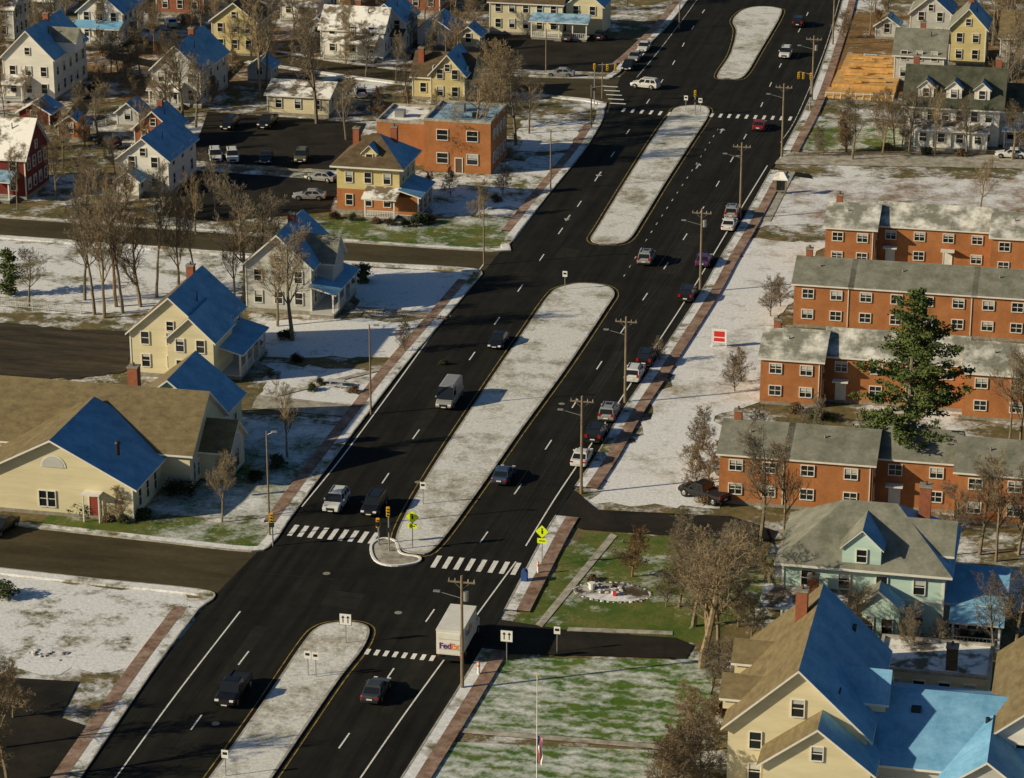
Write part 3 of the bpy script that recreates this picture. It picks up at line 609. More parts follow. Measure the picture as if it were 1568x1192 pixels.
# ------------------------------------------------------------------ vehicles
def paint(c, nm): 
    k = 'car_'+nm
    if k not in M: M[k] = mk('car_paint_'+nm, c, [x*.8 for x in c], 1.5, rough=.3, spec=.5)
    return k
PC = dict(white=(.68, .67, .64), black=(.012, .012, .014), grey=(.05, .055, .06), silver=(.3, .3, .29), red=(.25, .02, .02), blue=(.04, .07, .13), olive=(.12, .12, .07), purple=(.08, .04, .16))
def car(kind, colr, u, v, yaw=0, name=None):
    P = paint(PC[colr], colr); b = Bld(name or {'sedan': 'sedan', 'suv': 'suv', 'pickup': 'pickup_truck', 'van': 'cargo_van'}[kind], G(u, v)+Vector((0, 0, ZR+.01)), GY+radians(yaw))
    spec = dict(sedan=(4.75, 1.84, 1.45, .92), suv=(4.7, 1.9, 1.74, 1.08), pickup=(5.7, 2.0, 1.9, 1.15), van=(5.9, 2.05, 2.5, 1.25))[kind]
    L, W, H, belt = spec; h = W/2; f, r = L/2, -L/2
    st = {'sedan': [(r, .84, .42, .78), (r+.12, .95, .3, .95), (r+.9, 1, .26, .98), (-.2, 1, .24, .95), (f-1.5, 1, .24, .93), (f-.5, .97, .26, .76), (f-.12, .9, .3, .64), (f, .78, .4, .55)],
          'suv': [(r, .9, .48, .95), (r+.1, .97, .38, 1.1), (r+.9, 1, .32, 1.1), (0, 1, .3, 1.08), (f-1.25, 1, .3, 1.06), (f-.4, .98, .34, .96), (f-.1, .93, .38, .8), (f, .85, .45, .7)],
          'pickup': [(r, .95, .55, .95), (r+.08, .97, .5, 1.12), (r+1.0, 1, .45, 1.14), (0, 1, .4, 1.14), (f-1.4, 1, .4, 1.14), (f-.4, .98, .42, 1.08), (f-.08, .95, .45, .95), (f, .9, .5, .85)],
          'van': [(r, .96, .4, 1.2), (r+.05, 1, .38, 1.25), (0, 1, .35, 1.25), (f-1.1, 1, .35, 1.22), (f-.35, .96, .38, 1.0), (f-.06, .9, .4, .8), (f, .84, .45, .7)]}[kind]
    rings = []
    for (y, k, zb, zt) in st:
        hw = h*k; zm = zb+(zt-zb)*.55
        rings.append([(-hw*.94, y, zb), (-hw, y, zm), (-hw*.95, y, zt-.05), (-hw*.85, y, zt), (hw*.85, y, zt), (hw*.95, y, zt-.05), (hw, y, zm), (hw*.94, y, zb)])
    for A, Bq in zip(rings, rings[1:]):
        for i in range(8): j = (i+1) % 8; b.poly('body', [A[i], A[j], Bq[j], Bq[i]], P)
    b.poly('body', rings[0], P); b.poly('body', rings[-1][::-1], P)
    gh = {'sedan': [(r+.5, f-1.35, r+1.25, f-2.15)], 'suv': [(r+.1, f-1.15, r+.45, f-1.85)], 'pickup': [(-.55, f-1.35, -.3, f-2.05)], 'van': [(r+.06, f-.65, r+.12, f-1.45)]}[kind][0]
    yb0, yb1, yt0, yt1 = gh; hb, ht = h*.92, h*(.78 if kind != 'van' else .86); zb, zt = belt-.02, H-.06
    def gl(x, t, a):
        y = (yb0+(yb1-yb0)*a)*(1-t)+(yt0+(yt1-yt0)*a)*t; hw = hb*(1-t)+ht*t; return (x*hw, y, zb+(zt-zb)*t)
    cuts = {'sedan': [0, .08, .45, .5, .93, 1], 'suv': [0, .05, .3, .34, .6, .65, .94, 1], 'pickup': [0, .07, .45, .52, .92, 1], 'van': [0, .66, .92, 1]}[kind]
    for x in (-1, 1):
        for i, (a, c) in enumerate(zip(cuts, cuts[1:])):
            if i % 2 == 1:
                b.poly('windows', [gl(x, .08, a), gl(x, .08, c), gl(x, .88, c), gl(x, .88, a)], 'glass')
                b.poly('body', [gl(x, 0, a), gl(x, 0, c), gl(x, .08, c), gl(x, .08, a)], P); b.poly('body', [gl(x, .88, a), gl(x, .88, c), gl(x, 1, c), gl(x, 1, a)], P)
            else: b.poly('body', [gl(x, 0, a), gl(x, 0, c), gl(x, 1, c), gl(x, 1, a)], P)
    def qf(a, t0, t1, s): return [(-s*(hb*(1-t0)+ht*t0), gl(1, t0, a)[1], gl(1, t0, a)[2]), (s*(hb*(1-t0)+ht*t0), gl(1, t0, a)[1], gl(1, t0, a)[2]), (s*(hb*(1-t1)+ht*t1), gl(1, t1, a)[1], gl(1, t1, a)[2]), (-s*(hb*(1-t1)+ht*t1), gl(1, t1, a)[1], gl(1, t1, a)[2])]
    b.poly('windscreen', qf(1, 0, 1, 1), 'glass')
    if kind == 'van': b.poly('body', qf(0, 0, 1, 1), P); q = qf(0, .35, .8, .8); b.poly('windows', [(p[0], p[1]-.02, p[2]) for p in q], 'glass')
    else:
        b.poly('body', qf(0, 0, 1, 1), P); q = qf(0, .1, .88, .88); b.poly('windows', [(p[0], p[1]-.02, p[2]+.005) for p in q], 'glass')
    zc = H
    rr = [(-ht, yt0, zt), (ht, yt0, zt), (ht, yt1, zt), (-ht, yt1, zt)]; ri = [(-ht*.8, yt0+.15, zc), (ht*.8, yt0+.15, zc), (ht*.8, yt1-.2, zc), (-ht*.8, yt1-.2, zc)]
    for i in range(4): j = (i+1) % 4; b.poly('body', [rr[i], rr[j], ri[j], ri[i]], P)
    b.poly('body', ri, P)
    if kind in ('suv',):
        for x in (-1, 1): b.box('roof_rails', x*ht*.82-.025, x*ht*.82+.025, yt0+.3, yt1-.3, H-.01, H+.06, 'dark')
        if colr == 'silver': b.box('sunroof', -ht*.5, ht*.5, yt0+1.2, yt1-.4, H+.002, H+.012, 'glass')
    if kind == 'pickup':
        b.box('bed', -h*.8, h*.8, r+.12, -.7, 1.13, 1.16, 'dark'); 
        for x in (-1, 1): b.box('bed', x*h*.86-.05, x*h*.86+.05, r+.05, -.6, 1.1, 1.24, P)
        b.box('bed', -h*.8, h*.8, r+.04, r+.1, 1.1, 1.24, P)
    wr = {'sedan': .33, 'suv': .37, 'pickup': .41, 'van': .36}[kind]
    for yy in (r+.95, f-.9):
        for x in (-1, 1):
            b.tube('wheels', (x*(h-.24), yy, wr-.01), (x*(h+.012), yy, wr-.01), wr, wr, 'rubber', 14); b.tube('wheels', (x*(h+.012), yy, wr-.01), (x*(h+.025), yy, wr-.01), wr*.6, wr*.5, 'rim', 10)
            pts = [(x*(h+.006), yy+(wr+.09)*cos(pi*i/10), wr+(wr+.09)*sin(pi*i/10)) for i in range(11)]; b.poly('arches', pts, 'rubber')
    zl = st[-2][3]-.12
    for x in (-1, 1):
        b.box('lights', x*h*.5, x*h*.86, f-.16, f+.01, zl-.02, zl+.14, 'head'); zt_ = .72 if kind == 'sedan' else .85
        b.box('lights', x*h*.62, x*h*.92, r-.015, r+.1, zt_, zt_+(.16 if kind == 'sedan' else .35), 'tail')
        b.box('mirrors', x*h*1.0, x*(h*1.0+.17), yb1-.5, yb1-.36, belt, belt+.15, P)
    b.box('grille', -h*.45, h*.45, f-.1, f+.012, .42, zl+.1, 'dark'); b.box('bumper', -h*.8, h*.8, r-.04, r+.1, .35, .55, 'dark' if colr != 'white' else P)
    b.box('plate', -.26, .26, r-.05, r-.03, .6, .73, 'sign_w'); b.box('plate', -.26, .26, f+.012, f+.03, .42, .52, 'sign_w')
    return b.done()
for c in [('suv', 'white', 515, 778, 180), ('suv', 'black', 573, 783, 180), ('van', 'silver', 688, 618, 180), ('sedan', 'black', 763, 529, 180), ('sedan', 'blue', 771, 735, 0), ('suv', 'silver', 990, 402, 0),
          ('pickup', 'black', 358, 1068, 180), ('sedan', 'grey', 576, 1066, 0), ('suv', 'white', 988, 136, 78), ('suv', 'white', 1203, 88, 180), ('sedan', 'red', 1163, 198, 0), ('suv', 'black', 1223, 40, 0),
          ('sedan', 'white', 891, 708, 0), ('suv', 'black', 913, 672, 0), ('suv', 'silver', 933, 640, 0), ('suv', 'white', 972, 580, 0), ('suv', 'black', 990, 556, 0), ('suv', 'black', 1053, 458, 0), ('sedan', 'purple', 1078, 405, 0), ('sedan', 'white', 1117, 350, 0), ('suv', 'silver', 1122, 332, 0),
          ('sedan', 'white', 986, 78, 180), ('sedan', 'silver', 972, 93, 180), ('sedan', 'black', 962, 106, 180), ('suv', 'white', 330, 246, 200), ('suv', 'white', 356, 247, 200), ('sedan', 'black', 408, 248, 190), ('suv', 'olive', 462, 247, 190),
          ('suv', 'black', 352, 197, 180), ('pickup', 'black', 410, 194, 180), ('sedan', 'silver', 492, 278, 80), ('sedan', 'silver', 474, 306, 100), ('suv', 'white', 552, 148, 20), ('sedan', 'black', 2, 815, 170), ('pickup', 'black', 1078, 765, 60),
          ('suv', 'white', 1326, 100, 90), ('sedan', 'white', 262, 40, 30), ('sedan', 'black', 282, 34, 30), ('sedan', 'silver', 300, 28, 30), ('sedan', 'black', 700, 118, 95), ('sedan', 'silver', 858, 118, 95), ('suv', 'black', 165, 225, 60), ('sedan', 'grey', 870, 62, 0), ('sedan', 'black', 920, 60, 0), ('suv', 'grey', 578, 168, 20), ('sedan', 'white', 1548, 242, 90)]:
    car(*c)
b = Bld('delivery_truck', G(703, 992)+Vector((0, 0, ZR)), GY)
b.box('cargo_box', -1.22, 1.22, -3.9, 1.9, .95, 3.35, 'sheetw'); b.box('cargo_box', -1.25, 1.25, -3.93, 1.93, 3.3, 3.42, 'trim'); b.box('chassis', -.9, .9, -3.7, 3.6, .5, .93, 'dark')
b.box('rear_door', -1.02, 1.02, -3.94, -3.9, 1.05, 3.1, 'trim')
for z in (1.5, 2.0, 2.5): b.box('rear_door', -1.0, 1.0, -3.95, -3.94, z, z+.03, 'metal')
b.box('bumper', -1.15, 1.15, -4.1, -3.85, .5, .7, 'dark')
for x in (-1.1, .95): b.box('lights', x, x+.15, -3.97, -3.9, .75, .92, 'tail')
b.box('cab', -1.08, 1.08, 1.98, 3.3, .55, 1.5, 'sheetw'); b.box('cab', -1.05, 1.05, 3.3, 4.0, .55, 1.35, 'sheetw')
A = [(-1.05, 1.98, 1.5), (1.05, 1.98, 1.5), (1.05, 3.5, 1.5), (-1.05, 3.5, 1.5)]; C = [(-.95, 1.98, 2.45), (.95, 1.98, 2.45), (.95, 2.9, 2.45), (-.95, 2.9, 2.45)]
for i in range(4): j = (i+1) % 4; b.poly('cab', [A[i], A[j], C[j], C[i]], 'glass' if i else 'sheetw')
b.poly('cab', C, 'sheetw')
for yy in (-2.3, 3.0):
    for x in (-1, 1): b.tube('wheels', (x*.85, yy, .46), (x*1.18, yy, .46), .46, .46, 'rubber', 16); b.tube('wheels', (x*1.18, yy, .46), (x*1.2, yy, .46), .25, .2, 'rim', 12)
tr = b.done()
def text(s, parent, loc, rot, size, mat):
    c = bpy.data.curves.new('lettering', 'FONT'); c.body = s; c.size = size; c.materials.append(M[mat]); c.offset = .02
    o = bpy.data.objects.new('lettering', c); scn.collection.objects.link(o); o.parent = parent; o.location = loc; o.rotation_euler = rot
text('Fed', tr, (-.95, -3.97, 1.6), (pi/2, 0, 0), .8, 'purple'); text('Ex', tr, (.12, -3.97, 1.6), (pi/2, 0, 0), .8, 'orange')
text('Fed', tr, (1.235, -2.6, 2.0), (pi/2, 0, pi/2), 1.2, 'purple'); text('Ex', tr, (1.235, -1.0, 2.0), (pi/2, 0, pi/2), 1.2, 'orange')

# ------------------------------------------------------------------ poles, signs
tops = []
def upole(u, v, h=10.8, arm=True, lamp=-1, trafo=False):
    b = Bld('utility_pole', G(u, v), GY); b.tube('pole', (0, 0, 0), (0, 0, h), .17, .11, 'wood', 10)
    if arm:
        b.box('crossarm', -1.25, 1.25, -.06, .06, h-.7, h-.56, 'wood')
        for x in (-1.15, -.6, .6, 1.15): b.tube('insulators', (x, 0, h-.56), (x, 0, h-.3), .06, .045, 'kerb', 6)
        b.tube('brace', (-.8, .08, h-.66), (0, .14, h-1.4), .025, .025, 'metal', 4); b.tube('brace', (.8, .08, h-.66), (0, .14, h-1.4), .025, .025, 'metal', 4)
        ca, sa = cos(GY), sin(GY); L = G(u, v)
        tops.append([L+Vector((x*ca, x*sa, h-.3)) for x in (-1.15, .6, 1.15)]+[L+Vector((0, 0, h-3))])
    if trafo: b.tube('transformer', (.38, 0, h-2.4), (.38, 0, h-1.5), .24, .24, 'metal', 10)
    if lamp:
        b.tube('lamp_arm', (0, 0, h-2.2), (lamp*2.3, 0, h-1.7), .04, .035, 'metal', 6); b.box('lamp_head', lamp*2.3-.3, lamp*2.3+.3, -.13, .13, h-1.76, h-1.62, 'metal')
    b.done()
for p in [(708, 1056, 11.2, 1, -1, 1), (890, 756, 11, 1, -1, 0), (957, 618, 10.5, 1, -1, 0), (1072, 448, 11.2, 1, -1, 1), (1133, 336, 11, 1, -1, 0), (1197, 240, 11.2, 1, -1, 0), (1243, 156, 10.8, 1, -1, 1), (1275, 70, 10.5, 1, -1, 0)]: upole(*p)
wb = Bld('power_lines', (0, 0, 0), 0, True)
for a, c in zip(tops, tops[1:]):
    for p, q in zip(a, c):
        pr = p
        for k in range(1, 9):
            t = k/8; x = p.lerp(q, t); x.z -= .9*4*t*(1-t); wb.tube('w', pr, x, .012, .012, 'dark', 3, False); pr = x
wb.done()
def lamp(u, v, h=9, s=1):
    b = Bld('street_lamp', G(u, v), GY); b.tube('pole', (0, 0, 0), (0, 0, h), .12, .08, 'wood', 8); b.tube('arm', (0, 0, h-.4), (s*2, 0, h), .04, .03, 'metal', 6)
    b.box('lamp_head', s*2-.3, s*2+.3, -.12, .12, h-.04, h+.1, 'metal'); b.done()
for p in [(413, 822, 11.5, .4), (568, 636, 10.8, .4), (741, 407, 8, .4), (843, 292, 9), (922, 152, 6), (905, 198, 7), (836, 112, 7.5), (1040, 45, 6), (683, 110, 7)]: lamp(*p)
def sgn(nm, u, v, h, kind):
    b = Bld(nm, G(u, v)+Vector((0, 0, ZR)), GY); b.tube('post', (0, 0, 0), (0, 0, h), .05, .05, 'metal', 6)
    if kind == 'ped':
        def dia(z, s, y, m): b.poly('panel', [(0, y, z-s), (s, y, z), (0, y, z+s), (-s, y, z)], m)
        dia(h-.5, .72, -.07, 'black'); dia(h-.5, .68, -.075, 'sign_y')
        b.box('panel', -.48, .48, -.09, -.06, h-1.75, h-1.22, 'sign_y')
        b.poly('symbol', [(-.06, -.085, h-.75), (.1, -.085, h-.75), (.12, -.085, h-.35), (-.08, -.085, h-.35)], 'black'); b.box('symbol', -.08, .08, -.087, -.08, h-.3, h-.14, 'black')
        b.box('symbol', -.3, .3, -.1, -.092, h-1.54, h-1.44, 'black')
    if kind == 'lane':
        b.box('panel', -.55, .55, -.08, -.055, h-1.1, h, 'sign_w'); 
        for x in (-.28, .2): b.box('symbol', x, x+.09, -.09, -.081, h-.9, h-.25, 'black'); b.poly('symbol', [(x-.13, -.09, h-.4), (x+.22, -.09, h-.4), (x+.045, -.09, h-.15)], 'black')
        b.box('frame', -.6, .6, -.054, -.04, h-1.15, h+.05, 'black')
    if kind == 'small': b.box('panel', -.3, .3, -.07, -.05, h-.75, h, 'sign_w'); b.box('symbol', -.2, .2, -.08, -.07, h-.45, h-.2, 'black')
    b.done()
sgn('pedestrian_crossing_sign', 632, 842, 4.0, 'ped'); sgn('pedestrian_crossing_sign', 830, 868, 4.2, 'ped')
sgn('lane_use_sign', 530, 988, 3.1, 'lane'); sgn('lane_use_sign', 776, 1014, 3.1, 'lane')
for p in [(472, 1038), (484, 1040), (865, 446), (648, 775), (1050, 172), (1072, 176), (346, 1192), (853, 1000)]: sgn('road_sign', p[0], p[1], 2.6, 'small')
def signal(u, v, h=4.6, arm=0):
    b = Bld('traffic_signal', G(u, v)+Vector((0, 0, ZR)), GY); b.tube('post', (0, 0, 0), (0, 0, h), .09, .08, 'metal', 8)
    hs = [(0, h-.9)]
    if arm: b.tube('mast_arm', (0, 0, h-.2), (arm, 0, h+.2), .07, .05, 'metal', 6); hs += [(arm*.6, h-.9), (arm*.97, h-.9)]
    for x, z in hs:
        b.box('signal_head', x-.17, x+.17, -.34, -.1, z, z+1.0, 'sig_y')
        for k, m in enumerate(('black', 'black', 'tail')): b.tube('lens', (x, -.34, z+.18+.32*k), (x, -.4, z+.18+.32*k), .11, .11, m, 8)
    b.box('ped_signal', -.25, .25, -.35, -.12, 2.2, 2.65, 'dark'); b.done()
signal(596, 846, 4.8); signal(910, 160, 6.5, 3.5); signal(580, 836, 2.9); signal(418, 838, 3.6); signal(1240, 170, 6, -2); signal(1064, 178, 4)
b = Bld('flagpole', G(822, 1215), GY); b.tube('pole', (0, 0, 0), (0, 0, 10.8), .06, .035, 'sign_w', 8); b.tube('pole', (0, 0, 10.8), (0, 0, 10.95), .09, .03, 'sig_y', 8)
for i in range(9):
    for k in range(4):
        f = lambda a, c: (.05+.10*a+.05*sin(c*1.3), .08*sin(a*1.3+c*.6), 5.4-.28*c-.05*a)
        b.poly('flag', [f(k, i), f(k+1, i), f(k+1, i+1), f(k, i+1)], 'blue' if (i < 3 and k < 2) else ('sign_r' if k % 2 == 0 else 'sign_w'))
b.done()
b = Bld('real_estate_sign', G(1101, 532), GY)
for x in (-.85, .85): b.box('posts', x-.06, x+.06, -.06, .06, 0, 2.3, 'sign_w')
b.box('panel', -.79, .79, -.04, .04, .6, 2.2, 'sign_w'); b.box('panel', -.65, .65, -.06, -.04, 1.35, 2.05, 'sign_r'); b.box('panel', -.65, .65, -.06, -.04, .75, 1.2, 'sign_r'); b.box('posts', -.95, .95, -.07, .07, 2.2, 2.35, 'sign_w'); b.done()
b = Bld('mailbox', G(803, 892), GY); b.box('body', -.3, .3, -.3, .3, .2, 1.1, 'blue')
for i in range(8):
    a0, a1 = pi*i/8, pi*(i+1)/8; b.poly('body', [(.3*cos(a0), -.3, 1.1+.3*sin(a0)), (.3*cos(a1), -.3, 1.1+.3*sin(a1)), (.3*cos(a1), .3, 1.1+.3*sin(a1)), (.3*cos(a0), .3, 1.1+.3*sin(a0))], 'blue')
b.poly('body', [(.3*cos(pi*i/8), -.3, 1.1+.3*sin(pi*i/8)) for i in range(9)], 'blue')
for x in (-.25, .2): 
    for y in (-.25, .2): b.box('legs', x, x+.05, y, y+.05, 0, .2, 'dark')
b.done()
for p in [(733, 1035), (824, 880)]:
    b = Bld('marker_post', G(*p), GY); b.tube('post', (0, 0, 0), (0, 0, 1.3), .12, .12, 'sign_w', 8); b.tube('band', (0, 0, .9), (0, 0, 1.15), .13, .13, 'orange', 8); b.tube('cap', (0, 0, 1.3), (0, 0, 1.42), .12, .03, 'orange', 8); b.done()
b = Bld('bus_shelter', G(1186, 300), GY)
for x in (0, 1.5):
    for y in (0, 1.3): b.tube('posts', (x, y, 0), (x, y, 2.5), .06, .06, 'wood', 6)
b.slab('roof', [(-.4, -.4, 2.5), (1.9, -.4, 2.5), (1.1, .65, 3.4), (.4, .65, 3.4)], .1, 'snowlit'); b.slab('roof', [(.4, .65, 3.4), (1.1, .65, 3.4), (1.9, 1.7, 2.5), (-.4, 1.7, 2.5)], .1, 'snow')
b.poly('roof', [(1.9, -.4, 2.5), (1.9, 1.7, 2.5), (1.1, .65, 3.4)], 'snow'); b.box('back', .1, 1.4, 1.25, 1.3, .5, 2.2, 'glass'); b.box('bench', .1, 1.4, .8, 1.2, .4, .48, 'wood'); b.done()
b = Bld('rock_garden', G(938, 908), GY)
rnd = random.Random(4)
def rock(b, x, y, s, part='rocks', mat='rock', z=0):
    ring = []
    for k, (zz, rr) in enumerate(((0, 1), (.5, .95), (.85, .55))):
        ring.append([(x+s*rr*cos(2*pi*i/7)*rnd.uniform(.8, 1.15), y+s*rr*sin(2*pi*i/7)*rnd.uniform(.8, 1.15), z+zz*s*.7) for i in range(7)])
    for A, Bq in zip(ring, ring[1:]):
        for i in range(7): j = (i+1) % 7; b.poly(part, [A[i], A[j], Bq[j], Bq[i]], mat)
    b.poly(part, ring[-1], mat)
bed = [(3.6*cos(2*pi*i/24), 2.2*sin(2*pi*i/24), .1) for i in range(24)]
M['bedsoil'] = ground('bed_soil', .5, (.06, .045, .03), (.12, .09, .05)); b.poly('bed', bed, 'bedsoil')
for i in range(40):
    a = 2*pi*i/40; rock(b, 3.7*cos(a), 2.3*sin(a), rnd.uniform(.14, .3))
for i in range(34): rock(b, rnd.uniform(-2.4, 1.2), rnd.uniform(-.6, 1.4), rnd.uniform(.15, .5))
b.box('bench', -1.6, -.2, .6, 1.0, .42, .5, 'kerb'); b.box('bench', -1.5, -1.35, .65, .95, 0, .42, 'kerb'); b.box('bench', -.45, -.3, .65, .95, 0, .42, 'kerb')
b.tube('planter', (-2.1, .2, 0), (-2.1, .2, .8), .25, .35, 'sign_w', 10); b.box('marker', .2, .5, -1.0, -.8, 0, .6, 'sign_r'); b.done()
b = Bld('rock_garden', G(72, 1003), GY)
for i in range(16): rock(b, rnd.uniform(-1.8, 1.8), rnd.uniform(-1.0, 1.0), rnd.uniform(.15, .3))
b.done()
b = Bld('picnic_table', G(515, 592), GY); b.box('top', -1, 1, -.4, .4, .72, .78, 'greyw')
for y in (-.85, .6): b.box('seat', -1, 1, y, y+.25, .42, .47, 'greyw')
for x in (-.7, .7): b.tube('legs', (x, -.75, 0), (x, .2, .72), .05, .05, 'greyw', 4); b.tube('legs', (x, .75, 0), (x, -.2, .72), .05, .05, 'greyw', 4)
b.done()
b = Bld('timber_terrace', G(1262, 150), GY); b.box('deck', 0, 11, 0, 6, 0, .35, 'lumber'); b.box('deck', .5, 11, 6.05, 16, 0, .9, 'lumber'); b.box('deck', 1, 11, 16.05, 26, 0, 1.4, 'lumber')
for i in range(10): b.box('fence', .2+i*1.2, .3+i*1.2, -.1, 0, 0, 1.1, 'trim')
b.box('fence', .2, 11.2, -.15, -.1, .9, 1.0, 'trim')
for i in range(14): b.box('stacks', 1+rnd.random()*8, 2.4+rnd.random()*8, 7+i*1.2, 7.5+i*1.2, 1.0 if i < 7 else 1.5, (1.0 if i < 7 else 1.5)+rnd.uniform(.2, .5), 'lumber')
b.done()
def fence(u0, v0, u1, v1, h=1.1, mat='trim', nm='picket_fence'):
    A, C = G(u0, v0), G(u1, v1); L = (C-A).length; b = Bld(nm, A, atan2(C.y-A.y, C.x-A.x)); x = 0
    while x < L: b.box('posts', x, x+.1, -.05, .05, 0, h, mat); x += 2.2
    b.box('rails', 0, L, -.03, .03, h-.2, h-.1, mat); b.box('rails', 0, L, -.03, .03, .25, .35, mat)
    x = .3
    while x < L: b.box('pickets', x, x+.05, -.04, .0, .1, h-.05, mat); x += .3
    b.done()
fence(0, 470, 130, 482, 1.0, 'greyw'); fence(1215, 240, 1560, 236, .7, 'wood', 'yard_fence')
fence(1480, 880, 1620, 890, 1.1, 'greyw'); fence(1150, 815, 1180, 905, 1.0, 'wood', 'yard_fence'); fence(330, 255, 500, 268, .6, 'kerb', 'guard_rail')
fence(545, 480, 685, 492, .7, 'wood', 'yard_fence'); fence(70, 210, 170, 190, 1.0, 'greyw'); fence(380, 112, 470, 118, 1.0, 'greyw')

# ------------------------------------------------------------------ trees
def tree_mesh(seed, H=12, r0=.22, spread=1.0, mat='bark', levels=4, first=.28, up=.25, tip=.014, pr=.6):
    R = random.Random(seed); V, Fc = [], []
    def seg(a, b, ra, rb, n):
        d = (b-a)
        if d.length < 1e-5: return
        d = d.normalized(); x = d.orthogonal().normalized(); y = d.cross(x); i0 = len(V)
        for c, r in ((a, ra), (b, rb)):
            for i in range(n): V.append(c+(x*cos(2*pi*i/n)+y*sin(2*pi*i/n))*r)
        for i in range(n): j = (i+1) % n; Fc.append((i0+i, i0+j, i0+n+j, i0+n+i))
    def br(p, d, L, r, lv):
        ns = (8, 5, 4, 3, 2, 1)[lv]; s = L/ns; rr = r
        for k in range(ns):
            jit = (.08, .18, .25, .3, .35, .35)[lv]
            d = (d+Vector((R.uniform(-jit, jit), R.uniform(-jit, jit), R.uniform(-jit*.5, jit*.5)+(up*.35 if lv else .05)))).normalized()
            q = p+d*s; rn = max(tip, r*(1-(k+1)/ns*.75)); seg(p, q, rr, rn, 6 if lv == 0 else 4 if lv == 1 else 3); rr = rn; p = q
            if lv < levels and (lv > 0 or (k+1)/ns > first):
                nc = 2 if R.random() < pr else 1
                if lv == 0: nc = 2
                for _ in range(nc):
                    ax = d.orthogonal().normalized(); ax.rotate(Matrix.Rotation(R.uniform(0, 2*pi), 3, d)); an = R.uniform(.5, 1.0)*spread
                    nd = (d*cos(an)+ax*sin(an)).normalized()
                    frac = (1-(k/ns)*.55)
                    br(p, nd, L*(.45 if lv == 0 else .58)*frac*R.uniform(.75, 1.15), rn*.62, lv+1)
    br(Vector((0, 0, 0)), Vector((0, 0, 1)), H*.86, r0, 0)
    me = bpy.data.meshes.new('bare_tree'); me.from_pydata(V, [], Fc); me.materials.append(M[mat]); me.update(); return me
TM = [tree_mesh(1, 12, .24), tree_mesh(2, 12, .22, .8, 'bark2'), tree_mesh(3, 12, .22, 1.05), tree_mesh(4, 12, .26, 1.1, 'bark2', first=.15), tree_mesh(5, 12, .18, .6, 'bark', first=.4, pr=.4), tree_mesh(6, 12, .19, .65, 'bark2', first=.35, pr=.4)]
TMb = [tree_mesh(7, 5, .10, 1.0, 'twigr', first=.05, up=.4, tip=.011), tree_mesh(8, 5, .09, 1.1, 'bark', first=.0, up=.3, tip=.010), tree_mesh(9, 5, .10, 1.1, 'bark2', first=.05, tip=.010)]
def tree(u, v, h, k, nm='bare_tree', wide=1):
    me = TM[k] if h > 6.5 else TMb[k % 3]; base = 12 if h > 6.5 else 5
    o = bpy.data.objects.new(nm, me); scn.collection.objects.link(o); o.location = G(u, v); s = h/base; o.scale = (s*wide, s*wide, s); o.rotation_euler = (0, 0, random.uniform(0, 6.28))
T = [(145, 482, 15, 4), (160, 487, 14, 5), (188, 480, 15, 4), (178, 470, 16, 5), (240, 456, 14, 4), (275, 458, 13, 5), (300, 450, 12, 4), (376, 462, 16, 2), (360, 470, 11, 5), (448, 522, 14, 0), (425, 500, 10, 1), (130, 460, 13, 2), (45, 470, 8, 2), (215, 470, 13, 3), (405, 470, 14, 0),
     (485, 190, 17, 0), (398, 150, 16, 5), (408, 130, 14, 4), (280, 180, 13, 2), (300, 195, 11, 0), (255, 175, 10, 3), (150, 70, 9, 0), (215, 115, 8, 3), (790, 222, 13, 0), (728, 262, 14, 3, 1.15), (765, 235, 13, 1, 1.1), (810, 205, 10, 2), (745, 200, 14, 3, 1.1), (700, 115, 10, 1), (775, 180, 12, 1),
     (190, 338, 9, 3), (165, 345, 8, 1), (330, 330, 9, 2), (250, 340, 8, 0), (300, 360, 8, 5), (130, 330, 8.5, 3), (625, 170, 9, 2), (560, 120, 9, 0), (470, 110, 10, 3), (600, 60, 9, 2), (730, 60, 8, 1), (690, 30, 8, 0), (450, 55, 9, 3), (200, 40, 9, 2), (100, 40, 8, 1), (20, 60, 10, 0), (380, 40, 9, 1), (310, 60, 8, 0), (860, 20, 8, 3), (960, 10, 9, 2), (530, 215, 9, 0), (120, 300, 8, 2), (150, 210, 8, 0),
     (1305, 245, 10, 0), (1392, 232, 10, 2), (1352, 235, 8, 3), (1432, 240, 10, 5), (1480, 240, 9, 0), (1545, 200, 17, 0), (1520, 70, 15, 2), (1560, 110, 16, 3), (1340, 20, 9, 1), (1370, 230, 9, 1), (1500, 330, 8, 1), (1550, 245, 9, 3),
     (1165, 830, 12, 0), (1200, 838, 11, 5), (1240, 720, 8, 4), (1075, 1022, 14, 3, 1.35), (1062, 960, 11, 0, 1.3), (1100, 1000, 11, 2, 1.3), (1115, 930, 9, 2, 1.2), (1500, 850, 10, 0), (1525, 860, 11, 5), (1560, 850, 10, 3), (1460, 850, 8, 2), (1040, 930, 8, 3, 1.2),
     (12, 1200, 11, 3), (-20, 1150, 9, 0), (440, 700, 8, 5), (1560, 700, 13, 5), (1545, 690, 11, 4), (1520, 1010, 8, 2), (1555, 1000, 9, 3), (1400, 1040, 7, 0), (1300, 1010, 8, 3), (340, 800, 7, 1)]
for t in T: tree(t[0], t[1], t[2], t[3], wide=t[4] if len(t) > 4 else 1)
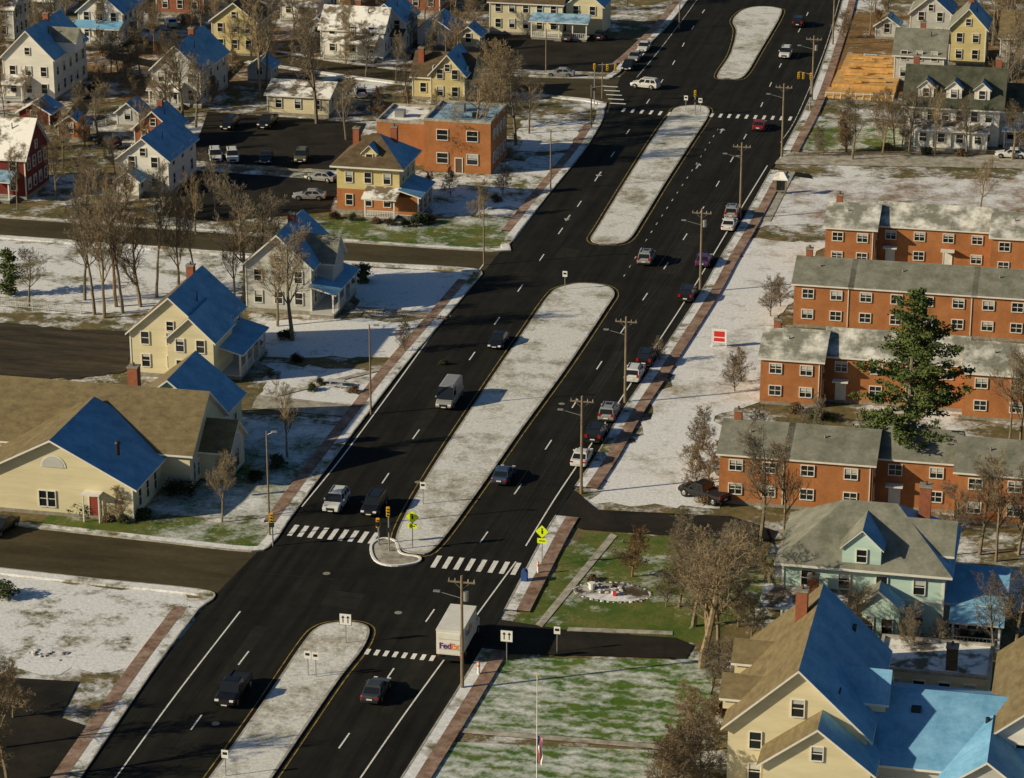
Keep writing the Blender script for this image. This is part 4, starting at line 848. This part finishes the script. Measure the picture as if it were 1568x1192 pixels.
Sm = [(620, 540, 4, 1), (655, 300, 3.5, 0), (968, 884, 5.5, 0), (1055, 1175, 6, 2), (1020, 1192, 5, 0), (1060, 1130, 5, 2), (1010, 1230, 6, 2), (1075, 1205, 6, 1), (1035, 1215, 6, 2), (1045, 1195, 5.5, 2), (1080, 1150, 5, 1), (1060, 720, 5, 2), (1075, 690, 5, 1), (1085, 740, 4.5, 2), (1068, 755, 4.5, 2), (1180, 485, 5, 1), (1195, 470, 4, 1), (1125, 600, 4.5, 1), (1135, 585, 4, 2), (1010, 555, 3, 1),
      (180, 800, 4, 2), (345, 740, 4, 1), (735, 335, 5, 2), (770, 300, 4.5, 1), (690, 300, 4, 2), (1160, 700, 5.5, 1), (1145, 740, 4.5, 0), (1270, 1000, 4, 1), (1320, 1005, 4, 1), (1380, 1010, 4, 2), (1440, 1010, 4, 1), (1110, 1060, 5, 1), (1090, 1050, 4.5, 1), (1130, 880, 5, 1), (1050, 860, 5, 1), (20, 1100, 5, 2), (560, 300, 3, 2), (40, 230, 5, 1), (130, 225, 5, 0), (160, 150, 6, 2), (120, 175, 5, 1), (200, 130, 6, 1), (530, 100, 5, 2), (660, 90, 5, 1), (1290, 60, 5, 2), (1350, 60, 5, 0), (1340, 190, 5, 2), (1250, 980, 4, 2),
      (1020, 930, 4, 1), (1045, 905, 4, 2), (1150, 870, 4, 1), (1170, 890, 4, 2), (1130, 960, 4.5, 2), (1150, 980, 4.5, 1)]
for u, v, h, k in Sm: tree(u, v, h, k, 'bare_shrub' if h < 5 else 'small_bare_tree', 1.15)
R = random.Random(21)
for i in range(34):
    u, v = R.uniform(-60, 730), R.uniform(-20, 130); tree(u, v, R.uniform(6.6, 10), R.randrange(6))
for i in range(14):
    u, v = R.uniform(-60, 310), R.uniform(100, 330); tree(u, v, R.uniform(6.6, 9), R.randrange(6))
for i in range(60):
    u, v = R.uniform(-60, 720), R.uniform(0, 230)
    if 300 < u < 570 and 165 < v < 330: continue
    tree(u, v, R.uniform(2.5, 5), R.randrange(3), 'bare_shrub', 1.25)
for i in range(18): tree(R.uniform(1300, 1600), R.uniform(-30, 60), R.uniform(8, 12), R.randrange(6))
for i in range(10): tree(R.uniform(1250, 1600), R.uniform(180, 250), R.uniform(4, 6.4), R.randrange(3), 'bare_shrub')

def leaf_cloud(V, Fc, R, c, rad, n, s, flat=1.0):
    for _ in range(n):
        while True:
            q = Vector((R.uniform(-1, 1), R.uniform(-1, 1), R.uniform(-1, 1)))
            if q.length < 1: break
        p = c+Vector((q.x*rad, q.y*rad, q.z*rad*flat)); a = Vector((R.uniform(-1, 1), R.uniform(-1, 1), R.uniform(-.6, .6))).normalized()*s*R.uniform(.6, 1.3)
        bb = a.orthogonal().normalized()*s*R.uniform(.35, .6); i = len(V); V.extend([p-a, p+bb, p+a, p-bb]); Fc.append((i, i+1, i+2, i+3))
def pine(u, v, Ht, nm='pine_tree', rad=4.4, first=.22, dens=1.0, seed=5):
    R = random.Random(seed); V, Fc = [], []; b = Bld(nm, G(u, v), 0)
    b.tube('trunk', (0, 0, 0), (.25, 0, Ht*.55), .38, .22, 'bark', 8); b.tube('trunk', (.25, 0, Ht*.55), (.1, .1, Ht*.98), .22, .04, 'bark', 6)
    z = Ht*first
    while z < Ht*.97:
        t = (z-Ht*first)/(Ht*(1-first)); prof = rad*(min(1, .75+t*1.4) if t < .3 else (1-((t-.3)/.7)**1.7)*.98+.1)
        for k in range(R.choice((5, 6, 7))):
            if R.random() < .1: continue
            a = R.uniform(0, 2*pi); L = prof*R.uniform(.55, 1.15); rise = R.uniform(-.08, .2)+t*.35
            p0 = Vector((.2, 0, z)); d = Vector((cos(a), sin(a), rise)).normalized(); p1 = p0+d*L
            b.tube('limbs', p0, p1, .08, .02, 'bark', 4, False)
            m = max(2, int(L/.7))
            for j in range(m):
                f = .25+.78*(j+R.random()*.6)/m; c = p0+d*L*f+Vector((R.uniform(-.5, .5), R.uniform(-.5, .5), R.uniform(-.1, .35)))
                leaf_cloud(V, Fc, R, c, R.uniform(.5, .95), int(34*dens), .2, .42)
        z += R.uniform(.65, 1.0)
    leaf_cloud(V, Fc, R, Vector((.1, .1, Ht*.97)), .5, 60, .16, 1.2)
    b.parts['crown'] = (V, Fc, [0]*len(Fc), ['needle']); b.done()
pine(1383, 754, 22.8, rad=6.1); pine(14, 452, 6, 'spruce_tree', 1.4, .08, .7, 9); pine(553, 432, 2.2, 'spruce_shrub', .7, .05, .6, 3)
SH = []
for k, mt in enumerate(('leaf', 'leaf', 'leafb')):
    R = random.Random(40+k); V, Fc = [], []
    for j in range(16):
        a = R.uniform(0, 2*pi); rr = R.uniform(0, .65); leaf_cloud(V, Fc, R, Vector((rr*cos(a), rr*sin(a), .25+R.uniform(0, .7)*(1-rr*.6))), .36, 75, .09)
    me = bpy.data.meshes.new('shrub'); me.from_pydata(V, [], Fc); me.materials.append(M[mt]); SH.append(me)
def shrub(u, v, s, k, nm='evergreen_shrub'):
    o = bpy.data.objects.new(nm if k < 2 else 'brown_shrub', SH[k]); scn.collection.objects.link(o); o.location = G(u, v); o.scale = (s*random.uniform(.9, 1.3), s*random.uniform(.9, 1.3), s); o.rotation_euler = (0, 0, random.uniform(0, 6))
for t in [(275, 762, 1.9, 0), (222, 795, 1.2, 1), (356, 700, 1.7, 0), (388, 738, 1.2, 1), (425, 715, 1.3, 1), (48, 782, 1.0, 2), (122, 790, 1.6, 0), (95, 786, .9, 2), (165, 797, .8, 2), (190, 800, .8, 1), (440, 520, 1.2, 1), (455, 552, 1, 2), (490, 590, .9, 1), (478, 598, .8, 1), (540, 602, .9, 2), (418, 580, .9, 0), (395, 735, 1, 1),
          (515, 336, 1, 2), (540, 338, 1, 0), (600, 345, 1.1, 2), (640, 345, 1.6, 0), (660, 342, 1.3, 2), (620, 348, 1, 1), (575, 342, .9, 2), (1185, 930, 1.4, 2), (1210, 980, 1.2, 1), (1290, 1000, 1.6, 2), (1340, 1003, 1.5, 1), (1385, 1005, 1.5, 2), (1430, 1003, 1.4, 1), (1250, 640, 1.2, 1), (1218, 632, 1.1, 2), (1265, 645, 1.1, 0), (1300, 785, 1.2, 2), (1340, 800, 1.1, 1), (1120, 1060, 1.4, 2), (1105, 1090, 1.5, 2),
          (1085, 770, 1.2, 2), (1470, 985, 1.3, 2), (1500, 990, 1.4, 1), (1400, 425, 1, 1), (1320, 418, 1, 2), (8, 915, 1.6, 0), (680, 560, .7, 1), (455, 556, .8, 0), (760, 310, 1.1, 2), (1080, 750, 1.1, 0), (905, 890, .7, 2), (1360, 232, 1.3, 2), (1420, 238, 1.3, 1), (1470, 240, 1.2, 2)]: shrub(*t)
print('objects', len(bpy.data.objects))
